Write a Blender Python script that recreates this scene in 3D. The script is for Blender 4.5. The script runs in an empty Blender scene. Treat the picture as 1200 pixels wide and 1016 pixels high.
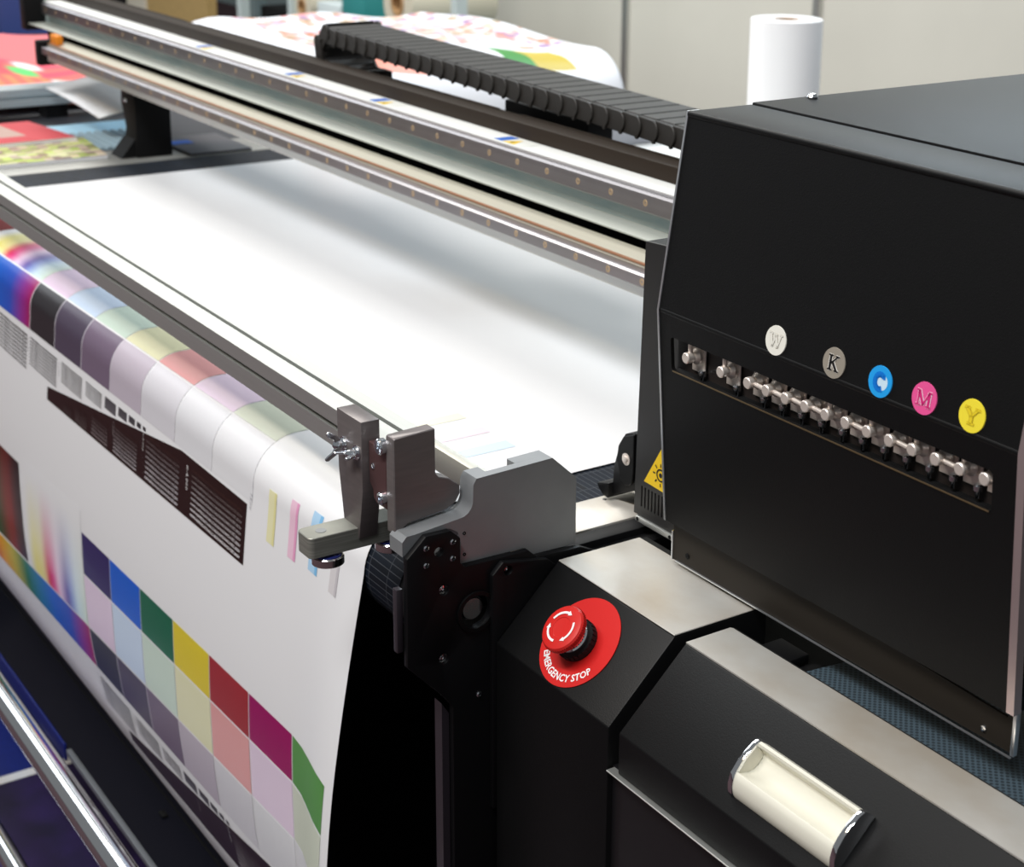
import bpy, bmesh, math, random
from math import sin, cos, pi, radians, hypot, atan2
from mathutils import Vector, Matrix
random.seed(7)
SC = bpy.context.scene
COL = SC.collection

# ------------------------------------------------------------------ camera, world, lamps, exposure
cam_data = bpy.data.cameras.new('camera')
cam = bpy.data.objects.new('camera', cam_data)
COL.objects.link(cam)
RIGHT = Vector((0.5723, 0.8199, 0.0166)); DOWN = Vector((0.2502, -0.1553, -0.9557)); FWD = Vector((-0.7809, 0.5511, -0.2940))
m3 = Matrix((RIGHT, -DOWN, -FWD)).transposed()
cam.matrix_world = Matrix.Translation((0, 0, 1.45)) @ m3.to_4x4()
cam_data.sensor_width = 36.0
cam_data.lens = 1943.85 / 1200 * 36.0
cam_data.shift_x = (600 - 697.85) / 1200
cam_data.shift_y = (382.90 - 508) / 1200
cam_data.clip_start = 0.02
cam_data.dof.use_dof = True
cam_data.dof.focus_distance = 1.18
cam_data.dof.aperture_fstop = 13.0
SC.camera = cam

world = bpy.data.worlds.new('hall_light')
SC.world = world
world.use_nodes = True
bg = world.node_tree.nodes['Background']
bg.inputs[0].default_value = (0.93, 0.97, 1.0, 1)
bg.inputs[1].default_value = 0.20

def lamp(name, loc, target, sx, sy, power, color):
    d = bpy.data.lights.new(name, 'AREA')
    d.shape = 'RECTANGLE'; d.size = sx; d.size_y = sy; d.energy = power; d.color = color
    o = bpy.data.objects.new(name, d); COL.objects.link(o)
    o.location = loc
    o.rotation_euler = (Vector(target) - Vector(loc)).to_track_quat('-Z', 'Y').to_euler()
    return o
lamp('hall_lamp', (-0.8, -1.45, 4.4), (-1.5, 0.9, 0.9), 3.4, 0.4, 168, (0.95, 0.975, 1.0))
lamp('hall_lamp', (-1.7, -2.25, 4.4), (-1.7, 0.9, 0.9), 2.2, 0.3, 38, (1.0, 0.76, 0.5))
lamp('hall_lamp', (-8.6, -0.4, 4.3), (-2.5, 0.6, 0.9), 2.0, 5.0, 120, (0.9, 0.96, 1.0))
lamp('hall_lamp', (-3.0, 4.2, 4.0), (-1.8, 1.0, 0.9), 3.0, 1.0, 120, (0.80, 0.92, 1.0))
lamp('hall_lamp', (-5.6, 1.6, 5.0), (-5.6, 2.6, 0.6), 3.5, 2.0, 260, (1.0, 0.98, 0.93))

SC.view_settings.view_transform = 'Standard'
SC.view_settings.look = 'None'
SC.view_settings.gamma = 1
SC.view_settings.use_curve_mapping = False
SC.view_settings.exposure = 0.0

# ------------------------------------------------------------------ helpers
def s2l(c):
    c = c / 255.0
    return c / 12.92 if c <= 0.04045 else ((c + 0.055) / 1.055) ** 2.4
def rgb(r, g, b): return (s2l(r), s2l(g), s2l(b), 1.0)

MATS = {}
def mat(name, color, rough=0.5, metal=0.0, spec=0.5, noise=0.0, nscale=30.0, stretch=(1, 1, 1), bump=0.0, bscale=200.0, color2=None, coat=0.0, trans=0.0, ramp=(0.35, 0.65)):
    if name in MATS: return MATS[name]
    m = bpy.data.materials.new(name); m.use_nodes = True
    nt = m.node_tree; b = nt.nodes['Principled BSDF']
    b.inputs['Base Color'].default_value = color
    b.inputs['Roughness'].default_value = rough
    b.inputs['Metallic'].default_value = metal
    b.inputs['Specular IOR Level'].default_value = spec
    b.inputs['Coat Weight'].default_value = coat
    if trans: b.inputs['Transmission Weight'].default_value = trans
    tc = nt.nodes.new('ShaderNodeTexCoord')
    mp = nt.nodes.new('ShaderNodeMapping'); mp.inputs['Scale'].default_value = stretch
    nt.links.new(tc.outputs['Object'], mp.inputs['Vector'])
    if color2 is not None or noise:
        if color2 is None:
            color2 = tuple(min(1, c * (1 + noise)) for c in color[:3]) + (1,)
            color1 = tuple(c * (1 - noise) for c in color[:3]) + (1,)
        else: color1 = color
        n = nt.nodes.new('ShaderNodeTexNoise'); n.inputs['Scale'].default_value = nscale; n.inputs['Detail'].default_value = 6
        nt.links.new(mp.outputs[0], n.inputs['Vector'])
        r = nt.nodes.new('ShaderNodeValToRGB')
        r.color_ramp.elements[0].position = ramp[0]; r.color_ramp.elements[1].position = ramp[1]
        r.color_ramp.elements[0].color = color1; r.color_ramp.elements[1].color = color2
        nt.links.new(n.outputs['Fac'], r.inputs['Fac']); nt.links.new(r.outputs['Color'], b.inputs['Base Color'])
    if bump:
        n2 = nt.nodes.new('ShaderNodeTexNoise'); n2.inputs['Scale'].default_value = bscale; n2.inputs['Detail'].default_value = 3
        nt.links.new(mp.outputs[0], n2.inputs['Vector'])
        bp = nt.nodes.new('ShaderNodeBump'); bp.inputs['Strength'].default_value = bump; bp.inputs['Distance'].default_value = 0.001
        nt.links.new(n2.outputs['Fac'], bp.inputs['Height']); nt.links.new(bp.outputs[0], b.inputs['Normal'])
    MATS[name] = m
    return m

def colmat(name, rough=0.4, spec=0.5, coat=0.0):
    if name in MATS: return MATS[name]
    m = bpy.data.materials.new(name); m.use_nodes = True
    nt = m.node_tree; b = nt.nodes['Principled BSDF']
    a = nt.nodes.new('ShaderNodeVertexColor'); a.layer_name = 'Col'
    nt.links.new(a.outputs['Color'], b.inputs['Base Color'])
    b.inputs['Roughness'].default_value = rough; b.inputs['Specular IOR Level'].default_value = spec
    b.inputs['Coat Weight'].default_value = coat
    MATS[name] = m
    return m

class MB:
    def __init__(self): self.bm = bmesh.new(); self.cl = None
    def _bev(self, verts, bevel, seg=2):
        if not bevel: return
        es = set()
        for v in verts: es.update(v.link_edges)
        es = [e for e in es if len(e.link_faces) == 2 and e.calc_face_angle(0) > 0.35]
        bmesh.ops.bevel(self.bm, geom=es, offset=bevel, segments=seg, profile=0.5, affect='EDGES', clamp_overlap=True)
    def prism(self, pts, org, u, v, n, d, bevel=0.0, holes=(), seg=2):
        """polygon pts (a,b) in the plane org+u*a+v*b, extruded by n*d"""
        org, u, v, n = Vector(org), Vector(u), Vector(v), Vector(n)
        bm = self.bm
        P = lambda a, b: org + u * a + v * b
        if not holes:
            vs = [bm.verts.new(P(*p)) for p in pts]
            fs = [bm.faces.new(vs)]
        else:
            es = []
            for loop in [pts] + list(holes):
                vs = [bm.verts.new(P(*p)) for p in loop]
                es += [bm.edges.new((vs[i], vs[(i + 1) % len(vs)])) for i in range(len(vs))]
            r = bmesh.ops.triangle_fill(bm, use_beauty=True, use_dissolve=False, edges=es)
            fs = [g for g in r['geom'] if isinstance(g, bmesh.types.BMFace)]
        r = bmesh.ops.extrude_face_region(bm, geom=fs)
        nv = [g for g in r['geom'] if isinstance(g, bmesh.types.BMVert)]
        bmesh.ops.translate(bm, verts=nv, vec=n * d)
        allv = set(nv)
        for f in fs: allv.update(f.verts)
        allf = set(fs)
        for vv in allv: allf.update(vv.link_faces)
        bmesh.ops.recalc_face_normals(bm, faces=list(allf))
        self._bev(allv, bevel, seg)
        return self
    def px(self, pts, x0, x1, **k): return self.prism(pts, (x0, 0, 0), (0, 1, 0), (0, 0, 1), (1, 0, 0), x1 - x0, **k)
    def py(self, pts, y0, y1, **k): return self.prism(pts, (0, y0, 0), (1, 0, 0), (0, 0, 1), (0, 1, 0), y1 - y0, **k)
    def pz(self, pts, z0, z1, **k): return self.prism(pts, (0, 0, z0), (1, 0, 0), (0, 1, 0), (0, 0, 1), z1 - z0, **k)
    def box(self, x0, x1, y0, y1, z0, z1, bevel=0.0, seg=2):
        return self.pz([(x0, y0), (x1, y0), (x1, y1), (x0, y1)], z0, z1, bevel=bevel, seg=seg)
    def lathe(self, org, axis, prof, seg=32):
        """prof: list of (r,h) along axis"""
        org = Vector(org); a = Vector(axis).normalized()
        u = a.orthogonal().normalized(); v = a.cross(u)
        bm = self.bm; rings = []
        for r, h in prof:
            if r < 1e-6: rings.append([bm.verts.new(org + a * h)])
            else: rings.append([bm.verts.new(org + a * h + (u * cos(2 * pi * i / seg) + v * sin(2 * pi * i / seg)) * r) for i in range(seg)])
        fs = []
        for A, B in zip(rings[:-1], rings[1:]):
            for i in range(seg):
                j = (i + 1) % seg
                if len(A) == 1 and len(B) == 1: continue
                if len(A) == 1: fs.append(bm.faces.new((A[0], B[j], B[i])))
                elif len(B) == 1: fs.append(bm.faces.new((A[i], A[j], B[0])))
                else: fs.append(bm.faces.new((A[i], A[j], B[j], B[i])))
        if len(rings[0]) > 1 and prof[0][0] != prof[-1][0] or len(rings[0]) > 1: fs.append(bm.faces.new(list(reversed(rings[0]))))
        if len(rings[-1]) > 1: fs.append(bm.faces.new(rings[-1]))
        bmesh.ops.recalc_face_normals(bm, faces=fs)
        return self
    def cyl(self, p0, p1, r, seg=20, ch=0.0):
        p0, p1 = Vector(p0), Vector(p1); h = (p1 - p0).length
        if ch: prof = [(r - ch, 0), (r, ch), (r, h - ch), (r - ch, h)]
        else: prof = [(r, 0), (r, h)]
        return self.lathe(p0, p1 - p0, prof, seg)
    def ring(self, org, axis, prof, seg=48):
        """closed profile loop, revolved"""
        org = Vector(org); a = Vector(axis).normalized(); u = a.orthogonal().normalized(); v = a.cross(u)
        bm = self.bm
        R = [[bm.verts.new(org + a * h + (u * cos(2 * pi * i / seg) + v * sin(2 * pi * i / seg)) * r) for i in range(seg)] for r, h in prof]
        fs = []
        for k in range(len(R)):
            A, B = R[k], R[(k + 1) % len(R)]
            for i in range(seg): fs.append(bm.faces.new((A[i], A[(i + 1) % seg], B[(i + 1) % seg], B[i])))
        bmesh.ops.recalc_face_normals(bm, faces=fs)
        return self
    def face(self, pts, color=None):
        bm = self.bm
        f = bm.faces.new([bm.verts.new(Vector(p)) for p in pts])
        if color is not None:
            if self.cl is None: self.cl = bm.loops.layers.float_color.new('Col')
            cs = color if isinstance(color[0], (tuple, list)) else [color] * len(pts)
            for l, c in zip(f.loops, cs): l[self.cl] = c
        return f
    def build(self, name, material, parent=None, smooth=35):
        me = bpy.data.meshes.new(name)
        off = Vector((0, 0, 0))
        if parent is not None: off = WORLD_LOC[parent.name]
        else:
            if self.bm.verts:
                xs = [v.co for v in self.bm.verts]
                off = Vector(((min(v.x for v in xs) + max(v.x for v in xs)) / 2, (min(v.y for v in xs) + max(v.y for v in xs)) / 2, min(v.z for v in xs)))
        bmesh.ops.translate(self.bm, verts=self.bm.verts, vec=-off)
        self.bm.to_mesh(me); self.bm.free()
        if isinstance(material, (list, tuple)):
            for mm in material: me.materials.append(mm)
        else: me.materials.append(material)
        if smooth:
            for p in me.polygons: p.use_smooth = True
            me.set_sharp_from_angle(angle=radians(smooth))
        o = bpy.data.objects.new(name, me); COL.objects.link(o)
        if parent is not None: o.parent = parent; WORLD_LOC[o.name] = off
        else: o.location = off; WORLD_LOC[o.name] = off
        return o
WORLD_LOC = {}
def tag(o, label=None, cat=None, group=None, kind=None):
    if label: o['label'] = label
    if cat: o['category'] = cat
    if group: o['group'] = group
    if kind: o['kind'] = kind
    return o
def thing(name, loc, label, cat, group=None):
    o = bpy.data.objects.new(name, None); COL.objects.link(o); o.empty_display_size = 0.05
    o.location = loc; WORLD_LOC[o.name] = Vector(loc)
    return tag(o, label, cat, group)
def copy_thing(src, delta, label=None, group=None):
    def rec(o, par):
        c = o.copy(); COL.objects.link(c)
        if par is not None: c.parent = par
        for ch in list(o.children): rec(ch, c)
        return c
    c = rec(src, None)
    c.location = Vector(src.location) + Vector(delta)
    if label: c['label'] = label
    if group: c['group'] = group
    return c
def arc(cx, cy, r, a0, a1, n): return [(cx + r * cos(radians(a0 + (a1 - a0) * i / n)), cy + r * sin(radians(a0 + (a1 - a0) * i / n))) for i in range(n + 1)]
def circ(cx, cy, r, n=20): return [(cx + r * cos(2 * pi * i / n), cy + r * sin(2 * pi * i / n)) for i in range(n)]
def rrect(x0, x1, y0, y1, r, n=4):
    return arc(x1 - r, y1 - r, r, 0, 90, n) + arc(x0 + r, y1 - r, r, 90, 180, n) + arc(x0 + r, y0 + r, r, 180, 270, n) + arc(x1 - r, y0 + r, r, 270, 360, n)
def text2d(body, size, align='LEFT', res=2, line=1.0, bold=0.0):
    cu = bpy.data.curves.new('lettering', 'FONT'); cu.body = body; cu.size = size; cu.align_x = align; cu.resolution_u = res; cu.space_line = line; cu.offset = bold
    ob = bpy.data.objects.new('lettering', cu); COL.objects.link(ob)
    dg = bpy.context.evaluated_depsgraph_get(); dg.update()
    me = bpy.data.meshes.new_from_object(ob.evaluated_get(dg))
    vs = [(v.co.x, v.co.y) for v in me.vertices]; fs = [tuple(p.vertices) for p in me.polygons]
    bpy.data.objects.remove(ob); bpy.data.curves.remove(cu); bpy.data.meshes.remove(me)
    return vs, fs

# ------------------------------------------------------------------ materials
M_black = mat('black_powder_coat', rgb(9, 9, 10), 0.5, spec=0.24, bump=0.12, bscale=900)
M_black2 = mat('black_anodised', rgb(11, 11, 13), 0.5, spec=0.22)
M_brownblack = mat('bronze_black_sheet', rgb(42, 33, 25), 0.55, spec=0.15)
M_dark = mat('dark_inside', rgb(12, 12, 13), 0.7, spec=0.2)
M_plate = mat('worn_steel_plate', (0.56, 0.50, 0.42, 1), 0.4, metal=0.45, color2=(0.70, 0.69, 0.65, 1), nscale=9, stretch=(1.0, 1.4, 1), bump=0.05, bscale=300, ramp=(0.36, 0.62))
M_alu = mat('anodised_aluminium', (0.66, 0.67, 0.64, 1), 0.42, metal=0.85, noise=0.02, nscale=60, stretch=(0.05, 8, 8))
M_alu_plain = mat('aluminium_edge', (0.8, 0.82, 0.85, 1), 0.3, metal=0.9)
M_bracket = mat('grey_hard_anodised', rgb(138, 140, 142), 0.5, metal=0.35, noise=0.04, nscale=40)
M_clampdark = mat('dark_milled_steel', rgb(118, 111, 110), 0.4, metal=0.45, noise=0.06, nscale=40, stretch=(1, 1, 8))
M_armsteel = mat('milled_steel_bar', rgb(146, 146, 138), 0.42, metal=0.5, noise=0.18, nscale=60, stretch=(0.3, 0.3, 12))
M_steel = mat('polished_steel', (0.72, 0.70, 0.68, 1), 0.16, metal=1.0)
M_rail = mat('ground_rail_steel', (0.34, 0.315, 0.32, 1), 0.34, metal=1.0, noise=0.05, nscale=30, stretch=(0.05, 10, 10))
M_chrome = mat('chrome', (0.82, 0.83, 0.85, 1), 0.07, metal=1.0)
M_zinc = mat('zinc_plated', (0.75, 0.78, 0.82, 1), 0.18, metal=1.0)
M_brass = mat('nickel_carpet_tint', (0.86, 0.77, 0.70, 1), 0.35, metal=0.55)  # pink in the base colour stands for red reflected in the metal
M_beam = mat('galvanised_beam', rgb(178, 188, 186), 0.5, metal=0.25, color2=rgb(158, 176, 178), nscale=14, stretch=(1, 4, 4))
M_beamtop = mat('white_painted_beam', rgb(228, 229, 226), 0.45)
M_beige = mat('beige_painted_beam', rgb(190, 186, 170), 0.5)
M_red = mat('red_plastic', rgb(205, 38, 34), 0.32, spec=0.5)
M_redlabel = mat('red_vinyl_label', rgb(205, 30, 28), 0.38)
M_whiteprint = mat('white_print', rgb(240, 240, 240), 0.5)
M_blackprint = mat('black_print', rgb(15, 15, 15), 0.5)
M_yellowprint = mat('yellow_print', rgb(235, 195, 20), 0.45)
M_blueprint = mat('blue_print', rgb(20, 95, 190), 0.45)
M_cream = mat('cream_plastic', rgb(226, 223, 208), 0.35, noise=0.02, nscale=20)
M_paper = mat('print_media', rgb(236, 236, 238), 0.30, spec=0.4)
M_ink = colmat('printed_ink', 0.30, 0.28)
M_art = colmat('printed_art', 0.45, 0.4)
M_rubber = mat('black_rubber', rgb(24, 24, 26), 0.6, spec=0.3)
M_chain = mat('chain_plastic', rgb(40, 37, 34), 0.5, spec=0.4)
M_carpet = mat('red_brown_carpet', rgb(74, 58, 62), 0.95, spec=0.1, noise=0.15, nscale=200, bump=0.4, bscale=400)

# ------------------------------------------------------------------ the setting
b = MB(); b.box(-14, 4, -5, 6.2, -0.1, 0)
tag(b.build('floor', M_carpet), 'dull brown exhibition carpet floor', 'floor', kind='structure')
M_wall = mat('booth_wall_panel', rgb(214, 213, 203), 0.7, noise=0.03, nscale=2)
b = MB(); b.box(-7.35, -5.78, 4.2, 4.25, 0, 3.0); b.box(-5.74, -4.59, 4.2, 4.25, 0, 3.0); b.box(-4.55, -1.5, 4.2, 4.25, 0, 3.0)
tag(b.build('wall_back', M_wall), 'pale grey-beige booth wall panels behind the printer', 'wall', kind='structure')
for i, x in enumerate((-5.78, -4.59)):
    b = MB(); b.box(x, x + 0.04, 4.185, 4.25, 0, 3.0, bevel=0.004)
    tag(b.build('trim_%d' % (i + 1), M_alu), 'aluminium post between booth wall panels', 'trim', kind='structure')
b = MB(); b.box(-14, -7.35, 5.2, 5.25, 0, 3.0)
tag(b.build('wall_left', mat('far_wall', rgb(150, 168, 170), 0.7)), 'bluish far wall behind the shelf', 'wall', kind='structure')

# ------------------------------------------------------------------ printed sheet geometry
_ctrl = [(.855, .560), (.80, .5535), (.74, .547), (.68, .5418), (.63, .5392), (.58, .5385), (.53, .5392), (.48, .5432), (.44, .5490), (.40, .5565), (.36, .572), (.33, .592), (.30, .622), (.27, .665), (.25, .705)]
ROLL_Y, ROLL_Z, ROLL_R = .605, .855, .045
_prof = [(1.45 - (1.45 - .605) * i / 59.0, .9) for i in range(59)]
_prof += [(ROLL_Y - ROLL_R * sin(t * pi / 80), ROLL_Z + ROLL_R * cos(t * pi / 80)) for t in range(40)]
_P = [(.56, .865)] + [(y, z) for z, y in _ctrl]; _P.append((2 * _P[-1][0] - _P[-2][0], 2 * _P[-1][1] - _P[-2][1]))
for i in range(1, len(_P) - 2):
    a_, b_, c_, d_ = _P[i - 1:i + 3]
    for k in range(12):
        u = k / 12.0
        _prof.append(tuple(.5 * (2 * b_[j] + (-a_[j] + c_[j]) * u + (2 * a_[j] - 5 * b_[j] + 4 * c_[j] - d_[j]) * u * u + (-a_[j] + 3 * b_[j] - 3 * c_[j] + d_[j]) * u ** 3) for j in (0, 1)))
_L = [0.0]
for p, q in zip(_prof[:-1], _prof[1:]): _L.append(_L[-1] + hypot(q[0] - p[0], q[1] - p[1]))
_L0 = _L[59]; _L = [l - _L0 for l in _L]
import bisect
def prof(s):
    i = min(max(bisect.bisect(_L, s) - 1, 0), len(_L) - 2)
    t = (s - _L[i]) / (_L[i + 1] - _L[i])
    return _prof[i][0] + (_prof[i + 1][0] - _prof[i][0]) * t, _prof[i][1] + (_prof[i + 1][1] - _prof[i][1]) * t
def flare(X, z):
    u = min(max((X + 1.23) / .115, 0), 1); w = min(max((.86 - z) / .266, 0), 1.6)
    return -.021 * u * u * (3 - 2 * u) * w
def SF(X, s, off=0.0):
    y, z = prof(s); ya, za = prof(s - .003); yb, zb = prof(s + .003)
    ty, tz = yb - ya, zb - za; l = hypot(ty, tz) or 1
    return Vector((X, y + flare(X, z) + off * tz / l, z - off * ty / l))

S_MIN, S_MAX = -.84, .742
def sgrid():
    s = S_MIN; out = []
    while s < -.05: out.append(s); s += .08
    s = -.02
    while s < .74: out.append(s); s += .006
    out.append(.74)
    return out

def build_sheet():
    root = thing('printed_sheet', (-1.8, .605, .9), 'long white media sheet with printed colour chart, lying on table and hanging down front', 'paper')
    bm = MB(); X = [-2.50, -2.2, -1.9, -1.6, -1.4, -1.25, -1.225, -1.2, -1.18, -1.165, -1.15, -1.14, -1.13, -1.122, -1.115]
    S = sgrid(); g = {}
    for x in X:
        for s in S: g[x, s] = bm.bm.verts.new(SF(x, s))
    for xa, xb in zip(X[:-1], X[1:]):
        for sa, sb in zip(S[:-1], S[1:]): bm.bm.faces.new((g[xa, sa], g[xa, sb], g[xb, sb], g[xb, sa]))
    sh = bm.build('media', M_paper, root, smooth=60)
    # ---- print
    pr = MB()
    W = lambda c: tuple(c) + (1.0,)
    def patch(x0, x1, f0, f1, col, nx=1, off=.00035, ds=.006):
        f0 = f0 if callable(f0) else (lambda x, v=f0: v); f1 = f1 if callable(f1) else (lambda x, v=f1: v)
        n = max(1, int(abs(f1((x0 + x1) / 2) - f0((x0 + x1) / 2)) / ds)); 
        if f1((x0 + x1) / 2) < -.02: n = 1
        if x1 > -1.26 and nx < 3: nx = 4
        C = col if callable(col) else (lambda u, v: col)
        for i in range(nx):
            for j in range(n):
                q = []; cs = []
                for a, c in ((i, j), (i, j + 1), (i + 1, j + 1), (i + 1, j)):
                    u = a / nx; v = c / n; x = x0 + (x1 - x0) * u
                    q.append(SF(x, f0(x) + (f1(x) - f0(x)) * v, off)); cs.append(C(u, v))
                pr.face(q, cs)
    def ramp(stops):
        def f(t):
            t = min(max(t, 0), 1)
            for (a, ca), (b2, cb) in zip(stops[:-1], stops[1:]):
                if t <= b2:
                    k = (t - a) / (b2 - a) if b2 > a else 0
                    return tuple(ca[i] + (cb[i] - ca[i]) * k for i in range(3)) + (1,)
            return stops[-1][1]
        return f
    WHITE = rgb(236, 236, 238)
    sat = [rgb(38, 22, 92), rgb(0, 92, 205), rgb(0, 98, 70), rgb(222, 200, 45), rgb(158, 38, 48), rgb(152, 0, 92), rgb(78, 142, 60)]
    pale = [rgb(226, 206, 228), rgb(200, 217, 240), rgb(203, 221, 208), rgb(226, 224, 186), rgb(224, 158, 158), rgb(226, 206, 226), rgb(208, 214, 196)]
    gray = [rgb(42, 38, 42), rgb(76, 66, 84), rgb(114, 98, 118), rgb(188, 178, 190), rgb(212, 210, 216), rgb(220, 220, 224), rgb(226, 226, 229)]
    line = rgb(205, 200, 208)
    P = .0958
    rb = ramp([(0, rgb(120, 20, 15)), (.07, rgb(225, 90, 40)), (.18, rgb(240, 170, 30)), (.3, rgb(200, 185, 30)), (.42, rgb(30, 120, 60)), (.55, rgb(0, 120, 170)), (.68, rgb(0, 95, 205)), (.82, rgb(40, 80, 190)), (.93, rgb(140, 40, 140)), (1, rgb(160, 10, 90))])
    fan = ramp([(0, WHITE), (.12, rgb(236, 226, 120)), (.26, rgb(238, 225, 150)), (.36, rgb(215, 20, 80)), (.44, rgb(225, 60, 140)), (.55, rgb(235, 205, 232)), (.68, rgb(95, 80, 170)), (.76, rgb(140, 160, 220)), (.86, rgb(205, 228, 240)), (1, rgb(215, 232, 220))])
    def chart(x0, sA, sB, sC, sD, with_sat):
        for i in range(7):
            a, b2 = x0 + P * i, x0 + P * (i + 1)
            b2 = min(b2, -1.123)
            if with_sat: patch(a + .001, b2 - .001, lambda x: sA(x) + .001, lambda x: sB(x) - .001, sat[i])
            patch(a + .001, b2 - .001, lambda x: sB(x) + .001, lambda x: sC(x) - .001, pale[i])
            patch(a + .001, b2 - .001, lambda x: sC(x) + .001, lambda x: sD(x) - .001, gray[i])
            e = .0009
            if i < 4:
                patch(a - e, a + e, sC, sD, line if i else rgb(230, 228, 232))
        # rainbow row left of the greys, fan of inks above it
        patch(x0 - .46, x0 - .001, lambda x: sC(x) + .001, lambda x: sD(x) - .001, lambda u, v: rb(u), nx=28)
    low = lambda base, sl: (lambda x: base + sl * (x + 1.8))
    chart(-1.801, low(.286, -.032), low(.341, -.042), low(.410, -.058), low(.466, -.042), True)
    up = lambda base, sl: (lambda x: base + sl * (x + 1.8))
    chart(-2.0045, lambda x: -.05, lambda x: -.046, up(.0285, -.013), up(.0925, -.012), False)
    def fanpatch(x0, x1, s0, s1):
        def C(u, v):
            c = fan(u); k = min(1, max(0, v * 1.25 - .1)) ** 1.3
            return tuple(WHITE[i] + (c[i] - WHITE[i]) * k for i in range(3)) + (1,)
        patch(x0, x1, s0, s1, C, nx=30)
    fanpatch(-2.03, -1.803, low(.26, -.05), low(.409, -.058))
    fanpatch(-2.235, -2.006, lambda x: -.10, up(.0275, -.013))
    # dark rainbow block, left edge
    blk = ramp([(0, rgb(30, 25, 20)), (.35, rgb(40, 70, 30)), (.78, rgb(24, 84, 40)), (.84, rgb(90, 60, 24)), (.90, rgb(150, 32, 22)), (.95, rgb(70, 18, 13)), (1, rgb(34, 12, 10))])
    patch(-2.46, -2.045, low(.278, -.02), low(.41, -.05), lambda u, v: blk(.3 + .7 * u) if v > .5 else tuple(c * (.45 + v) for c in blk(.3 + .7 * u)[:3]) + (1,), nx=24)
    blk2 = rgb(110, 14, 16)
    patch(-2.46, -2.25, lambda x: -.1, lambda x: .02, lambda u, v: rgb(120, 16, 18), nx=2)
    # black wedges with reversed-out text
    lowshift = lambda x: .364 - .030 * (x + 1.5)
    dv = lambda ds, x: ds(x) if callable(ds) else ds
    def wedge(dx, ds, k=1.0):
        br = rgb(36, 14, 12)
        top = lambda x: .0905 + dv(ds, x) + (0 if x > -1.505 + dx else (-1.505 + dx - x) / .423 * .0555)
        bot = lambda x: .1515 + dv(ds, x) + (-1.341 + dx - x) / .585 * .0105
        patch(-1.928 + dx, -1.505 + dx, top, bot, br, nx=14, off=.0004)
        patch(-1.505 + dx, -1.3455 + dx, top, bot, br, nx=4, off=.0004)
        return top, bot
    wedge(0, 0); wedge(.2035, lowshift)
    alpha = 'АБВГДЕЖЗИКЛМНОПРСТУФХЦЧШЩабвгдежз'
    def textblock(xr, width, s_top, s_bot, rows, cdark, clight, dx=0, ds=0, off=.0008, drop=0.0, rev=False, tones=None):
        """lines of letters, turned by 180 degrees; first line nearest s_bot"""
        h = (s_bot - s_top) / rows
        body = alpha
        for r in range(rows):
            vs, fs = text2d(body, h * (.78 if tones else .66), res=1, bold=h * .045 if tones else h * .022 * (rows - r) / rows)
            wmax = max(v[0] for v in vs)
            t = r / max(1, rows - 1)
            if rev: t = 1 - t
            if tones: clight, cdark = tones[1], tones[0]
            c = tuple(clight[i] + (cdark[i] - clight[i]) * t for i in range(3)) + (1,)
            def mp(v):
                x = xr - v[0] / wmax * width + dx
                sk = (xr - (x - dx)) * drop
                return SF(x, s_bot - r * h - h + v[1] * .95 + h * .22 + dv(ds, x) + sk, off)
            for f in fs: pr.face([mp(vs[i]) for i in f], c)
    def vtext(body, x, s0, size, c, off=.0008, dx=0, ds=0):
        vs, fs = text2d(body, size, res=1)
        for f in fs: pr.face([SF(x + vs[i][1] + dx, s0 + vs[i][0] + dv(ds, x + dx), off) for i in f], c)
    for dx, ds in ((0, 0), (.2035, lowshift)):
        n1 = 9
        textblock(-1.353, .122, .098, .150, n1, rgb(72, 46, 40), rgb(228, 226, 228), dx, ds, drop=.006)
        textblock(-1.508, .092, .101, .1525, n1, rgb(66, 40, 36), rgb(214, 210, 214), dx, ds, drop=.012)
        if ds == 0:
            textblock(-1.625, .072, .119, .154, 8, rgb(60, 36, 32), rgb(196, 190, 194), drop=.012)
            textblock(-1.716, .052, .129, .1555, 6, rgb(54, 30, 28), rgb(150, 140, 142), drop=.012)
            textblock(-1.784, .040, .138, .157, 6, rgb(48, 26, 24), rgb(110, 98, 98), drop=.012)
            textblock(-1.836, .030, .146, .158, 5, rgb(46, 26, 24), rgb(92, 80, 80), drop=.012)
        vtext('к-4,000', -1.490, .100, .0085, rgb(225, 222, 222), dx=dx, ds=ds)
        vtext('к-3,000', -1.611, .104, .0066, rgb(190, 186, 186), dx=dx, ds=ds)
        vtext('к-2,500', -1.7, .120, .005, rgb(160, 150, 150), dx=dx, ds=ds)
    # dark text on white: blocks shrinking to the right
    blocks = [(-2.105, .115, .148), (-2.012, .0, 0), (-1.894, .105, .1385), (-1.806, .073, .127), (-1.739, .054, .118), (-1.695, .035, .1135), (-1.661, .026, .1095), (-1.637, .018, .106), (-1.62, .012, .104)]
    blocks = [(-2.011, .118, .102, .148), (-1.895, .105, .1015, .1385), (-1.805, .074, .1005, .1265), (-1.739, .054, .0998, .118), (-1.695, .035, .0995, .113), (-1.661, .026, .099, .1092), (-1.637, .018, .0985, .1062), (-1.619, .012, .0982, .104), (-1.605, .008, .098, .1022)]
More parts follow.
